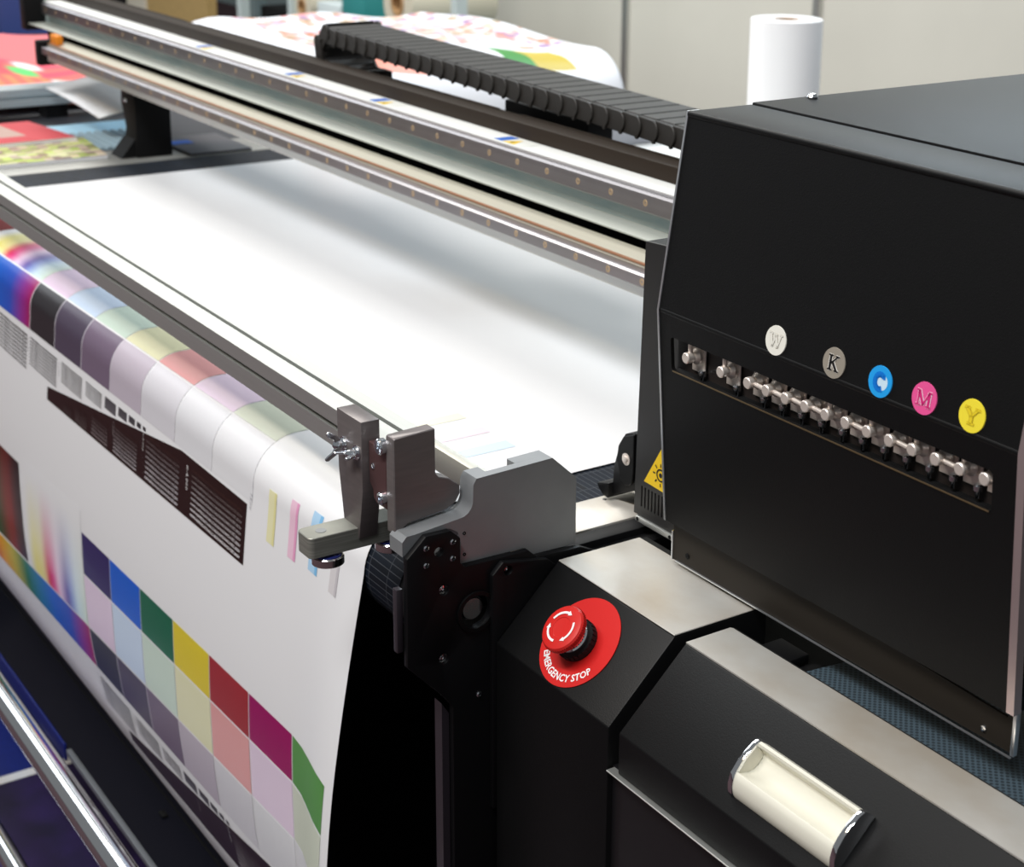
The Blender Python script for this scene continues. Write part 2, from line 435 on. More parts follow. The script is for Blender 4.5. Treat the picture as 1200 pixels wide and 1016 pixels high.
    for dx, ds in ((0, 0), (.2035, lowshift)):
        for k, (xr, w, s0, s1) in enumerate(blocks):
            if ds and k < 1: continue
            if k < 4: textblock(xr, w, s0, s1, 9 if k < 3 else 6, rgb(150, 148, 150), rgb(150, 148, 150), dx, ds, drop=.0, tones=(rgb(8, 6, 6), rgb(120, 118, 120)))
            else: patch(xr - w + dx, xr + dx, lambda x, a=s0: a + dv(ds, x), lambda x, a=s1: a + dv(ds, x), lambda u, v, k=k: tuple(c * (1 + .9 * v) for c in rgb(82 - 8 * k + 20, 80 - 8 * k + 20, 84 - 8 * k + 20)[:3]) + (1,))
            if k < 3: vtext('к-%d,000' % (4 - k), xr - w - .009 + dx, s0 + .004 + dv(ds, xr + dx), .0055, rgb(120, 118, 120))
        if not ds: textblock(-2.14, .11, .1025, .152, 9, rgb(8, 6, 6), rgb(120, 118, 120), tones=(rgb(8, 6, 6), rgb(120, 118, 120)))
    vtext('7.5.2m', -1.339, .077, .006, rgb(165, 165, 168))
    # ink test strips near the right edge (hanging part and table part)
    for x0, x1, s0, s1, c, e in ((-1.300, -1.284, .060, .110, rgb(232, 228, 184), rgb(226, 220, 160)), (-1.2555, -1.240, .054, .108, rgb(236, 196, 216), rgb(228, 160, 196)), (-1.214, -1.196, .050, .104, rgb(176, 212, 240), rgb(130, 190, 232)), (-1.171, -1.156, .050, .107, rgb(214, 210, 212), rgb(196, 192, 196))):
        patch(x0, x0 + (x1 - x0) * .72, s0, s1, c); patch(x0 + (x1 - x0) * .72, x1, s0, s1, e)
        patch(x0 - .004 + .005, x1 - .004 + .005, -.152, -.10, tuple(a * .6 + b2 * .4 for a, b2 in zip(c, rgb(250, 250, 250))))
    bmesh.ops.remove_doubles(pr.bm, verts=pr.bm.verts, dist=2e-6)
    p = pr.build('printed_chart', M_ink, root, smooth=60)
    tag(p, 'colour patches, ink fans and lettering printed on the white media')
    return root
build_sheet()

# ------------------------------------------------------------------ conveyor table
M_belt = bpy.data.materials.new('ribbed_belt'); M_belt.use_nodes = True
def _belt():
    nt = M_belt.node_tree; bs = nt.nodes['Principled BSDF']
    uv = nt.nodes.new('ShaderNodeUVMap'); uv.uv_map = 'UVMap'
    br = nt.nodes.new('ShaderNodeTexBrick')
    br.offset = 0.0; br.inputs['Color1'].default_value = rgb(14, 19, 27); br.inputs['Color2'].default_value = rgb(18, 27, 40); br.inputs['Mortar'].default_value = rgb(66, 70, 77)
    br.inputs['Scale'].default_value = 1.0; br.inputs['Mortar Size'].default_value = 0.00045; br.inputs['Brick Width'].default_value = 0.03; br.inputs['Row Height'].default_value = 0.006
    nt.links.new(uv.outputs[0], br.inputs['Vector']); nt.links.new(br.outputs['Color'], bs.inputs['Base Color'])
    bs.inputs['Roughness'].default_value = 0.6; bs.inputs['Specular IOR Level'].default_value = 0.2
    bp = nt.nodes.new('ShaderNodeBump'); bp.inputs['Strength'].default_value = 0.6; bp.inputs['Distance'].default_value = 0.0008; bp.invert = True
    nt.links.new(br.outputs['Fac'], bp.inputs['Height']); nt.links.new(bp.outputs[0], bs.inputs['Normal'])
_belt()
table = thing('print_table', (-1.8, 1.1, 0.1), 'flatbed conveyor table of the large printer under the white media', 'machine')
bm = bmesh.new(); uvl = bm.loops.layers.uv.new('UVMap')
path = [(1.62, .8985), (1.3, .8985), (.9, .8985), (.605, .8985)] + [(ROLL_Y - .0435 * sin(t * pi / 24), ROLL_Z + .0435 * cos(t * pi / 24)) for t in range(1, 24)] + [(.605, .8115), (.9, .8115), (1.62, .8115)]
X0, X1 = -2.6, -1.0605; acc = 0
for i in range(len(path) - 1):
    (ya, za), (yb, zb) = path[i], path[i + 1]; l = hypot(yb - ya, zb - za)
    f = bm.faces.new([bm.verts.new((x, y, z)) for x, y, z in ((X0, ya, za), (X0, yb, zb), (X1, yb, zb), (X1, ya, za))])
    for lp, (u, v) in zip(f.loops, ((X0, acc), (X0, acc + l), (X1, acc + l), (X1, acc))): lp[uvl].uv = (u + 3, v + .002)
    acc += l
bmesh.ops.remove_doubles(bm, verts=bm.verts, dist=1e-5); bmesh.ops.recalc_face_normals(bm, faces=bm.faces)
me = bpy.data.meshes.new('conveyor_belt'); off = WORLD_LOC['print_table']
bmesh.ops.translate(bm, verts=bm.verts, vec=-off); bm.to_mesh(me); bm.free(); me.materials.append(M_belt)
for p in me.polygons: p.use_smooth = True
me.set_sharp_from_angle(angle=radians(30))
o = bpy.data.objects.new('conveyor_belt', me); COL.objects.link(o); o.parent = table
b = MB(); b.cyl((-2.62, ROLL_Y, ROLL_Z), (-1.045, ROLL_Y, ROLL_Z), .0425, 40, ch=.002); b.build('front_roller', M_rubber, table)
b = MB(); b.box(-2.6, -1.0605, .66, 1.6, .815, .893); b.build('bed', M_black2, table)
b = MB(); b.box(-1.0595, -1.0095, .64, 1.62, .893, .8995, bevel=.0006)
tag(b.build('steel_edge_plate', M_plate, table), 'worn steel strip along the belt end')
for sx, sy in ((-1.052, .755), (-1.046, .79), (-1.03, .70)):
    b = MB(); b.lathe((sx, sy, .8995), (0, 0, 1), [(.002, 0), (.0018, .0006), (.0, .0008)], 12); b.build('screw', M_zinc, table)
b = MB(); b.box(-2.72, -2.602, .66, 1.62, .88, .8995, bevel=.0008); tag(b.build('far_edge_plate', mat('grey_plate', rgb(150, 150, 146), 0.45, metal=0.4), table), 'light grey plate at the far belt end')
b = MB(); b.box(-1.0088, -.9905, .66, 1.62, .86, .8985, bevel=.001); b.box(-.9905, -.9745, .66, 1.62, .86, .893, bevel=.001)
tag(b.build('side_rail', M_black2, table), 'black rail along the table end')
b = MB(); b.box(-2.72, -1.0, .72, 1.6, .1, .81); b.build('base_frame', M_black2, table)
b = MB(); b.px([(.555, .246), (.556, .25), (.70, .25), (.70, .21), (.575, .21)], -2.72, -.985)
b.build('lower_shelf', mat('dark_navy_gloss', rgb(14, 15, 24), 0.3, spec=0.4), table)
b = MB(); b.box(-2.72, -2.0, .553, .5565, .226, .2515, bevel=.001); tag(b.build('shelf_edge_strip', mat('blue_strip', rgb(12, 34, 120), 0.4), table), 'blue strip along the lower shelf edge')  # even blue along the far length of the shelf edge
b = MB(); b.box(-1.985, -1.0, .551, .558, .244, .2525, bevel=.001); tag(b.build('shelf_edge_trim', M_bracket, table), 'grey metal trim along the lower shelf edge')
b = MB(); b.box(-1.78, -1.765, .60, .608, .2495, .2535, bevel=.001); b.build('shelf_latch', M_dark, table)
b = MB(); b.box(-2.6, -1.02, .62, .623, .2498, .2504); b.build('shelf_seam', M_dark, table)
for x in (-2.6, -1.1):
    b = MB(); b.box(x - .04, x + .04, .9, 1.5, 0, .1, bevel=.004); b.build('foot', M_black2, table)

# tension bar in front of the table: slotted aluminium profile
bar = thing('slotted_profile_bar', (-1.9, .557, .970), 'long pale aluminium slotted profile bar above the hanging print', 'bar')
yf, yb_, zt, zb_ = .539, .575, 1.0026, .970
g = .0022; gy = .5596; gz = .9875
prof_pts = [(yf, zb_), (yb_, zb_), (yb_, zt), (gy + g, zt), (gy + g, zt - .007), (gy - g, zt - .007), (gy - g, zt), (yf, zt), (yf, gz + g), (yf + .007, gz + g), (yf + .007, gz - g), (yf, gz - g)]
b = MB(); b.px(prof_pts, -3.05, -1.0245)
b.build('profile', M_alu, bar)
b = MB(); b.box(-3.05, -1.026, gy - g * .98, gy + g * .98, zt - .0068, zt - .0045); b.box(-3.05, -1.026, yf + .0045, yf + .0068, gz - g * .98, gz + g * .98)
tag(b.build('slot_seal', mat('slot_dark', rgb(52, 54, 44), 0.6), bar), 'dark groove insert of the bar')
# second flat bar behind it
cb = MB(); cb.box(-2.9, -1.0055, .612, .6215, .9450, .9650, bevel=.0006)
o = cb.build('flat_guide_bar', mat('beige_alu', (0.5, 0.48, 0.42, 1), 0.45, metal=0.6))
tag(o, 'narrow beige flat bar behind the slotted bar, running to the grey bracket', 'bar')

# ------------------------------------------------------------------ black end frame
ef = thing('roller_housing', (-.98, .59, .1), 'black end frame plate with bearing hole between print and emergency stop', 'machine frame')
pl = [(.5255, .8425), (.5265, .9302), (.5426, .945), (.5633, .9446), (.5717, .9368), (.5717, .9163), (.5755, .9125), (.62, .9117), (.632, .9115), (.64, .9042), (.68, .9028), (.70, .893), (.70, .1), (.5639, .1), (.5639, .7979), (.5568, .8082)]
b = MB(); b.px(pl, -.985, -.979, bevel=.0012, holes=[circ(.5532, .9301, .0036, 14), circ(.5572, .898, .004, 14), circ(.5565, .8412, .004, 14), circ(.5845, .8735, .0135, 24)])
b.build('side_plate', M_black2, ef)
b = MB(); b.px([(.5205, .853), (.5205, .905), (.526, .905), (.526, .853)], -.9915, -.9852, bevel=.001); b.px([(.5575, .1), (.5575, .80), (.5638, .79), (.5638, .1)], -.996, -.9852)
tag(b.build('edge_flange', mat('black_carpet_tint', rgb(48, 42, 48), 0.4, spec=0.5), ef), 'dark flange on the plate edge, carpet reflection painted in plum')  # plum tone is the carpet reflected in the plate's side face, painted in
b = MB(); b.px([(.5962, .70), (.5962, .9015), (.6055, .9106), (.646, .9032), (.6535, .8965), (.655, .70)], -.9788, -.9735, bevel=.0012, holes=[circ(.6102, .9026, .0036, 14)])
b.build('raised_plate', M_black2, ef)
b = MB(); b.ring((-.979, .5845, .8735), (1, 0, 0), [(.0135, 0), (.0165, 0), (.0165, .002), (.0135, .002)], 32); b.build('bearing_ring', M_black, ef)
b = MB(); b.lathe((-.995, .5845, .8735), (1, 0, 0), [(.010, 0), (.010, .010), (.0085, .0115), (.0, .0115)], 28); tag(b.build('shaft_end', M_steel, ef), 'metal shaft end in the hole')
for y, z in ((.5424, .9356), (.5649, .9354), (.5422, .9219), (.5647, .9221), (.5869, .8022)):
    b = MB(); b.ring((-.979, y, z), (1, 0, 0), [(.0011, -.0002), (.0024, -.0002), (.0024, .0007), (.0014, .0012)], 16); b.build('screw', M_zinc, ef)
for y, z, x in ((.5572, .898, -.983), (.5565, .8412, -.983), (.6102, .9026, -.9785)):
    b = MB(); b.lathe((x, y, z), (1, 0, 0), [(.003, 0), (.003, .001), (.0012, .0015), (0, .0006)], 14); b.build('screw', M_zinc, ef)
b = MB(); b.box(-1.04, -.986, .60, .70, .26, .84); b.build('rear_column', M_dark, ef)

# ------------------------------------------------------------------ grey bracket on the end frame
br = thing('end_bracket', (-.994, .6, .91), 'grey anodised stepped bracket beside the black end frame and steel strip', 'bracket')
pts = [(.5262, .9302), (.5262, .9415), (.5300, .9455), (.5369, .9457), (.5748, .9495)] + [(.5748 + .0115 * sin(radians(a)), .9610 - .0115 * cos(radians(a))) for a in (20, 40, 60, 80)] + [(.5866, .9735), (.5895, .9781), (.6571, .9803), (.6793, .9596), (.6798, .9032), (.6402, .9042), (.6314, .9115), (.6196, .9117), (.5757, .9125), (.5757, .930), (.573, .939), (.566, .9435), (.545, .9435)]
b = MB(); b.px(pts, -.9932, -.9852)
lo_ = [p for p in pts if p[0] < .5900]
k_ = pts.index((.5895, .9781))
b.px(pts[:k_ + 1] + [(.602, .9783), (.602, .9118), (.5757, .9125)] + pts[-4:], -1.0045, -.9932)
b.px([(.628, .9118), (.628, .9794), (.6571, .9803), (.6793, .9596), (.6798, .9032), (.6402, .9042), (.6314, .9115)], -1.0045, -.9932)
b.build('bracket_body', M_bracket, br)
for y, z in ((.5785, .9367), (.5785, .9195)):
    b = MB(); b.ring((-.9853, y, z), (1, 0, 0), [(.0006, -.0004), (.0014, -.0004), (.0014, .0004), (.0006, .0004)], 12); b.build('screw_hole', M_dark, br)

# clamp plate holding the bar end
cp = thing('bar_end_plate', (-1.006, .55, .951), 'dark milled plate with screws clamping the end of the slotted bar', 'clamp')
pts = [(.5285, .941), (.5285, 1.0158), (.5295, 1.0170), (.5633, 1.0185), (.5633, .983), (.566, .9795), (.5748, .9766), (.584, .969), (.584, .962), (.580, .956), (.572, .952), (.54, .9485)]
b = MB(); b.px(pts, -1.0122, -1.0002, bevel=.0007, seg=1)
b.build('plate', M_clampdark, cp)
b = MB(); b.py([(-1.0395, 1.0035), (-1.0395, .971), (-1.0340, .966), (-1.0330, .960), (-1.0285, .957), (-1.0125, .957), (-1.0125, 1.0035)], .5285, .539, bevel=.0006, seg=1)
tag(b.build('end_block', mat('steel_carpet_tint', rgb(112, 84, 84), 0.35, metal=0.6), cp), 'block on the plate side, carpet reflection painted in plum')  # plum colour carries the red-brown carpet's reflection in the steel
for x, z, r in ((-1.0165, 1.0065, .0062), (-1.016, .966, .0048)):
    b = MB(); b.ring((x, .5285, z), (0, -1, 0), [(r * .45, .0005), (r * .45, .004), (r * .85, .0045), (r, .0035), (r, -.001), (r * .45, -.001)], 24); b.lathe((x, .529, z), (0, -1, 0), [(r * .5, 0), (r * .5, .0012), (0, .0012)], 12)
    b.build('cap_screw', M_zinc, cp)
b = MB(); b.ring((-1.033, .5286, .9853), (0, -1, 0), [(.0012, .0002), (.0026, .0002), (.0024, .0008), (.0014, .0008)], 18); b.build('threaded_hole', M_zinc, cp)

# edge guide: finger plate, bearing arm, wing nuts
eg = thing('edge_guide', (-1.06, .53, .91), 'dark tapered finger clamp with two wing nuts and a roller arm on the slotted bar', 'clamp')
fp = [(-1.0802, 1.0184), (-1.0401, 1.0184), (-1.0401, .9636), (-1.0479, .9213), (-1.0717, .9213), (-1.0797, .9705)]
b = MB(); b.py(fp, .5229, .5386, bevel=.0009, seg=2)
b.build('finger_plate', M_clampdark, eg)
ap = rrect(-1.0728, -1.0494, .4827, .5704, .0047, 5)
b = MB(); b.pz(ap, .9134, .9303, bevel=.0005, seg=1, holes=[])
b.build('roller_arm', M_armsteel, eg)
b = MB(); b.lathe((-1.0603, .4972, .9303), (0, 0, 1), [(.0042, 0), (.0042, .0003), (0, .0003)], 24); tag(b.build('pin', M_bracket, eg), 'round pin end flush in the arm top')
for x, y in ((-1.0583, .5014), (-1.0562, .5543)):
    b = MB(); b.lathe((x, y, .9134), (0, 0, -1), [(.004, 0), (.004, .0022), (.0115, .0025), (.0125, .0035), (.0125, .0092), (.0118, .0098), (.004, .0098)], 40)
    bb = b.build('bearing', M_steel, eg)
    b = MB(); b.ring((x, y, .9134), (0, 0, -1), [(.0045, .0018), (.0108, .0018), (.0108, .0027), (.0045, .0027)], 32); b.build('bearing_seal', mat('blue_seal', rgb(30, 40, 110), 0.4), bb)
def wing_nut(x, z, ang, y):
    d = Vector((0, -1, 0)); c = Vector((x, y, z))
    b = MB(); b.lathe(c, d, [(.0058, 0), (.0058, .001), (.0046, .001), (.0046, .0022), (.0034, .0026), (.0036, .0055), (.0028, .0082), (.0014, .0092), (0, .0094)], 24)
    for sgn in (-1, 1):
        a = radians(ang)
        ux = Vector((cos(a) * sgn, 0, sin(a) * sgn)); vy = Vector((0, -1, 0)); n = ux.cross(vy)
        b.prism([(.002, .0035), (.005, .0030), (.0085, .0062), (.0125, .0125), (.0122, .0148), (.0100, .0155), (.0080, .0135), (.0055, .0095), (.002, .0080)], c - n * .0009, ux, vy, n, .0018, bevel=.0005, seg=1)
    return b.build('wing_nut', M_zinc, eg)
wing_nut(-1.0690, .9925, 82, .5229)
wing_nut(-1.0475, .9925, 6, .5229)

# ------------------------------------------------------------------ gantry beam with rails
ga = thing('gantry_beam', (-1.6, .99, .9), 'long white gantry beam with two steel linear rails behind the media', 'machine beam')
XL, XL2, XR = -3.17, -2.97, .3
b = MB(); b.px([(.960, 1.062), (.960, 1.1036), (.9885, 1.1036), (.9885, 1.096), (1.0, 1.096), (1.0, 1.05), (.975, 1.05), (.975, 1.062)], XL, XR); b.build('upper_beam', M_beam, ga)
b = MB(); b.box(XL, XR, .957, .9885, 1.1032, 1.1040); tag(b.build('white_cover_strip', M_beamtop, ga), 'white top strip of the beam')
b = MB(); b.box(XL, XR, .927, .962, 1.0622, 1.064, bevel=.0005); b.build('beam_lip', mat('lip_grey', rgb(176, 180, 172), 0.5), ga)
b = MB(); b.box(XL, XR, .962, 1.0, 1.022, 1.0622); b.box(XL2, XR, .9336, .962, 1.0217, 1.028); tag(b.build('recess_shade', M_dark, ga), 'dark panel standing for the shaded gap between the rails')  # shade of the gap between the rails, built as dark boxes
b = MB(); b.px([(.900, 1.0216), (.900, 1.0490), (.902, 1.0510), (.9335, 1.0510), (.9335, 1.0216)], XL2, XR); b.build('lower_beam', M_beige, ga)
b = MB(); b.box(XL2, XR, .8980, .9005, 1.0196, 1.0345); tag(b.build('lower_white_edge', M_beamtop, ga), 'white lower edge of the beam')
def rail(name, z0, z1, y0, y1, x0s, pitch=.058, XL=XL):
    zc = (z0 + z1) / 2; h = (z1 - z0) / 2
    b = MB(); b.px([(y1, z0), (y0 + .006, z0 + h * .12), (y0 + .0045, z0 + h * .35), (y0 + .0022, z0 + h * .05), (y0, z0 + h * .25), (y0, z1 - h * .25), (y0 + .0022, z1 - h * .05), (y0 + .0045, z1 - h * .35), (y0 + .006, z1 - h * .12), (y1, z1)], XL + .03, XR)
    r = b.build(name, M_rail, ga)
    x = x0s
    while x > XL + .05: x -= pitch
    first = None; x += pitch
    while x < -.9:
        if first is None:
            b = MB(); b.ring((x, y0 + .0003, zc), (0, -1, 0), [(.0014, .0001), (.0014, .0005), (.0034, .0005), (.0037, .0001)], 14)
            first = b.build('rail_screw', mat('screw_cap', rgb(186, 160, 128), 0.45, metal=0.4), r); fx = x
        else:
            c = first.copy(); COL.objects.link(c); c.parent = r; c.location = Vector(first.location) + Vector((x - fx, 0, 0))
        x += pitch
rail('upper_rail', 1.0815, 1.1036, .945, .960, -1.3749)
rail('lower_rail', 1.0332, 1.0472, .885, .900, -1.2897, .0543, XL2 - .02)
b = MB(); b.box(XL2, XR, .8992, .9028, 1.0500, 1.0514); tag(b.build('rail_top_reflection', mat('reflection_brown', rgb(178, 128, 96), 0.4, metal=0.5), ga), 'brown reflection painted as a line above the lower rail')  # brownish reflection on the rail top, painted as a thin strip
# cover channel
b = MB(); b.box(XL, XR, .9887, 1.0165, 1.096, 1.1213, bevel=.0012); b.build('channel_cover', M_brownblack, ga)
for xa, xb in ((XL, -2.61), (-2.56, -2.125), (-2.075, -1.645), (-1.598, -.95)):
    b = MB(); b.box(xa, xb, 1.0168, 1.0192, 1.092, 1.1218, bevel=.0006); b.build('channel_rim', M_brownblack, ga)
b = MB(); b.box(XL, XR, 1.0195, 1.108, 1.078, 1.0805); b.box(XL, XR, 1.106, 1.108, 1.078, 1.092); b.build('chain_tray', M_brownblack, ga)
b = MB(); b.box(-3.2, XL + .002, .922, 1.03, 1.050, 1.125, bevel=.003); b.box(-2.99, XL2 + .001, .882, .99, 1.012, 1.056, bevel=.003); tag(b.build('end_cap', M_dark, ga), 'black end cap at the far end')
b = MB(); b.box(-2.962, -2.925, .902, .914, 1.0512, 1.068, bevel=.002); tag(b.build('indicator', mat('orange_plastic', rgb(235, 140, 30), 0.4), ga), 'small orange indicator near the far end')
for xs in (-2.42, -2.10, -1.848, -1.5475):
    b = MB(); b.box(xs - .02, xs + .042, .9585, .986, 1.1040, 1.1043); st = b.build('sticker', mat('sticker_white', rgb(225, 226, 220), 0.4), ga)
    tag(st, 'small warning sticker with blue and yellow halves')
    b = MB(); b.face([(xs - .018, .961, 1.1045), (xs - .001, .961, 1.1045), (xs - .001, .9845, 1.1045), (xs - .018, .9845, 1.1045)])
    b.build('sticker_blue', M_blueprint, st)
    b = MB(); b.face([(xs + .001, .961, 1.1045), (xs + .024, .961, 1.1045), (xs + .0125, .981, 1.1045)]); b.build('sticker_triangle', M_yellowprint, st)
    b = MB(); b.face([(xs + .010, .964, 1.1047), (xs + .015, .964, 1.1047), (xs + .0125, .973, 1.1047)]); b.build('sticker_symbol', M_blackprint, st)
# far support block standing on the table
sb = thing('beam_support', (-2.69, .96, .9), 'black support block under the far end of the gantry beam', 'support')
b = MB(); b.py([(-2.70, .9), (-2.632, .9), (-2.632, .985), (-2.642, 1.021), (-2.692, 1.021), (-2.696, .985), (-2.680, .945)], .93, .99, bevel=.0015); 
b.build('block', M_dark, sb)
b = MB(); b.px([(.905, .9), (.93, .93), (.93, .9)], -2.69, -2.64); b.build('block_foot', M_dark, sb)
b = MB(); b.lathe((-2.672, .93, .99), (0, -1, 0), [(.004, 0), (.003, .003), (0, .0035)], 14); b.build('screw', M_zinc, sb)

# ------------------------------------------------------------------ cable chain
ch = thing('cable_chain', (-1.5, 1.06, 1.08), 'black plastic cable drag chain curving over behind the beam', 'cable chain')
def link_mesh():
    b = MB()
    H = .0225; p = .0292
    for y0, y1 in ((-.04, -.0355), (.0355, .04)):
        out = [(-.006, -H / 2)] + [(p * .62 + .0112 * cos(radians(a)), .0112 * sin(radians(a))) for a in range(-90, 91, 15)] + [(-.006, H / 2), (-.011, .004), (-.011, -.004)]
        out = [(-.0105, -H / 2)] + [(p * .62 + .0112 * cos(radians(a)), .0112 * sin(radians(a))) for a in range(-90, 91, 15)] + [(-.0105, H / 2)]
        k0 = set(b.bm.verts)
        b.prism(out, (0, y0, 0), (1, 0, 0), (0, 0, 1), (0, 1, 0), y1 - y0, bevel=.0008, seg=1)
        for v in b.bm.verts:
            if v not in k0: v.co.y += (1 if y0 > 0 else -1) * (v.co.x + .0105) * .075
    b.box(-.0045, .0215, -.0375, .0375, .0095, .0125, bevel=.0008, seg=1)
    b.box(.002, .012, -.0355, .0355, -.0112, -.0092)
    b.cyl((.0225, -.0432, -.0106), (.0225, -.0405, -.0106), .0024, 10)
    return b
lm = None
def link(x, z, ang):
    global lm
    if lm is None:
        WORLD_LOC['_o'] = Vector((0, 0, 0))
        b = link_mesh(); me = bpy.data.meshes.new('chain_link'); b.bm.to_mesh(me); b.bm.free(); me.materials.append(M_chain)
        for p in me.polygons: p.use_smooth = True
        me.set_sharp_from_angle(angle=radians(35)); lm = me
    o = bpy.data.objects.new('chain_link', lm); COL.objects.link(o); o.parent = ch
    o.location = Vector((x, 1.0605, z)) - WORLD_LOC['cable_chain']; o.rotation_euler = (0, -ang, 0)
p = .0292
x = -.93
while x > -2.125:
    link(x, 1.1435 + (-x - 1.449) * .0165, -.0165); x -= p
cx, cz, R_ = x + p, 1.1435 + (-x - 1.449) * .0165 - .030, .030
for k in range(1, 4):
    a = radians(90 + 50 * k - 8)
    link(cx + R_ * cos(a), cz + R_ * sin(a), a - pi / 2 )
for k in range(2): link(cx - .004 + p * k, cz - R_ - .0005, pi)
b = MB(); b.box(-1.0, -.93, 1.03, 1.09, 1.06, 1.125, bevel=.002); b.build('chain_anchor', M_dark, ch)
b = MB(); b.box(-2.31, -2.17, 1.1095, 1.125, 1.081, 1.122, bevel=.002); b.build('loop_shade_block', M_dark, ch)  # added dark block, stands for the shade inside the chain loop
b = MB(); b.box(-1.785, -1.60, 1.112, 1.15, 1.055, 1.105, bevel=.002)
tag(b.build('cable_guide_block', M_dark), 'black block behind the cable chain, below its middle', 'bracket')

# ------------------------------------------------------------------ print carriage
ca = thing('print_carriage', (-.75, .95, .904), 'large black print head carriage with five round ink colour badges', 'machine carriage')
XA, XB = -.9185, -.5802
V0 = Vector((0, .705, 1.108))
dn = Vector((0, .012, -.169)).normalized(); nlow = Vector((0, -.169, -.012)).normalized()
upv = Vector((0, .0214, .1436)).normalized(); nup = Vector((0, -.1436, .0214)).normalized(); LU = Vector((0, .0214, .1436)).length; LD = hypot(.012, .169)
ux = Vector((1, 0, 0))
# panels
b = MB(); b.prism([(XA, 0), (XB, 0), (XB, LU), (XA, LU)], V0, ux, upv, -nup, .003)
b.build('upper_front_panel', M_black, ca)
hole = rrect(-.9062, -.5985, .0175, .0435, .003, 3)
b = MB(); b.prism([(XA, 0), (XB, 0), (XB, LD), (XA, LD)], V0, ux, dn, -nlow, .003, holes=[hole])
b.build('lower_front_panel', M_black, ca)
b = MB(); b.prism([(-.9045, .0430), (-.6000, .0430), (-.6000, .0440), (-.9045, .0440)], V0 + nlow * .0002, ux, dn, nlow, .0005)
tag(b.build('slot_edge', mat('brass_edge', rgb(130, 112, 84), 0.4, metal=0.7), ca), 'thin bright lower edge of the valve slot')
b = MB(); b.cyl(V0 + ux * XA - Vector((0, -.0022, .0)), V0 + ux * XB - Vector((0, -.0022, 0)), .0026, 16); b.build('panel_bend', M_black, ca)
# body
b = MB(); b.px([(.755, .955), (.755, 1.245), (1.32, 1.245), (1.32, 1.13), (.905, 1.13), (.905, .955)], XA + .001, XB - .001); b.build('inner_body', M_dark, ca)
b = MB(); b.box(XA, XB, .7262, .7835, 1.2480, 1.2517, bevel=.0008); b.build('top_front_strip', M_black, ca)
b = MB(); b.box(XA - .001, XB + .001, .7850, 1.33, 1.2480, 1.2530, bevel=.0008); b.build('lid', M_black, ca)
b = MB(); b.cyl((XA, .7272, 1.2494), (XB, .7272, 1.2494), .0026, 16); b.build('top_bend', M_black, ca)
b = MB(); b.lathe((-.910, .835, 1.253), (0, 0, 1), [(.0042, 0), (.0044, .0015), (.003, .0038), (0, .0045)], 20); tag(b.build('dome_screw', M_zinc, ca), 'bright dome screw on the lid edge')
def side(x0, x1, mt, name, lab, din):
    b = MB()
    pts = [V0.yz, ]
    o_up = (V0.y + .0214 + .0, 1.2517)
    lo = (.717, .939)
    b.px([(lo[0] - .0006, lo[1]), (V0.y - .0008, V0.z), (o_up[0] - .0006, o_up[1]), (o_up[0] + din, o_up[1]), (V0.y + din, V0.z), (lo[0] + din, lo[1])], x0, x1)
    return tag(b.build(name, mt, ca), lab)
side(XA - .0022, XA - .0002, M_alu_plain, 'left_trim', 'bright metal edge on the left of the carriage', .010)
side(XB + .0002, XB + .0062, mat('trim_carpet_tint', (0.62, 0.5, 0.5, 1), 0.35, metal=0.8), 'right_trim', 'metal edge on the right of the carriage, carpet reflection painted pink', .006)  # right edge: reflected carpet red is mixed into the metal colour
b = MB(); b.px([(.745, .93), (.735, 1.10), (.752, 1.25), (1.32, 1.25), (1.32, 1.13), (.905, 1.13), (.905, .93)], XB + .0004, XB + .003)
tag(b.build('right_side_plate', mat('grey_side', rgb(112, 114, 120), 0.4, metal=0.4), ca), 'grey side plate')
b = MB(); b.px([(.735, .93), (.728, 1.10), (.745, 1.25), (1.32, 1.25), (1.32, 1.13), (.905, 1.13), (.905, .93)], XA - .0002, XA + .001); b.build('left_side_plate', M_black, ca)
b = MB(); b.lathe((XB + .003, .765, .968), (1, 0, 0), [(.007, 0), (.007, .002), (.005, .006), (0, .008)], 20); b.build('side_knob', M_zinc, ca)
# lower lip
b = MB(); b.py([(-.9195, .9045), (-.5787, .9075), (-.5787, .9385), (-.5860, .9300), (-.9195, .9420)], .7255, .7275)
tag(b.build('bottom_lip', mat('olive_black', rgb(34, 29, 23), 0.6, spec=0.25), ca), 'brownish black flange under the front')
b = MB(); b.box(-.9205, -.9193, .7245, .7275, .9042, .928); b.box(-.5800, -.5772, .7235, .7275, .9070, .9385, bevel=.0004); b.box(-.915, -.58, .7243, .7255, .9042, .9052)
tag(b.build('lip_edge', M_alu_plain, ca), 'bright edge of the lower flange')
for x, z in ((-.9014, .9135), (-.6032, .9135)):
    b = MB(); b.lathe((x, .7255, z), (0, -1, 0), [(.0024, -.0002), (.0022, .0008), (.001, .001), (0, .0002)], 14); b.build('screw', M_zinc if x > -.8 else M_dark, ca)
b = MB(); b.box(XA, XB, .7275, .9, .935, .945); b.build('underside', M_dark, ca)
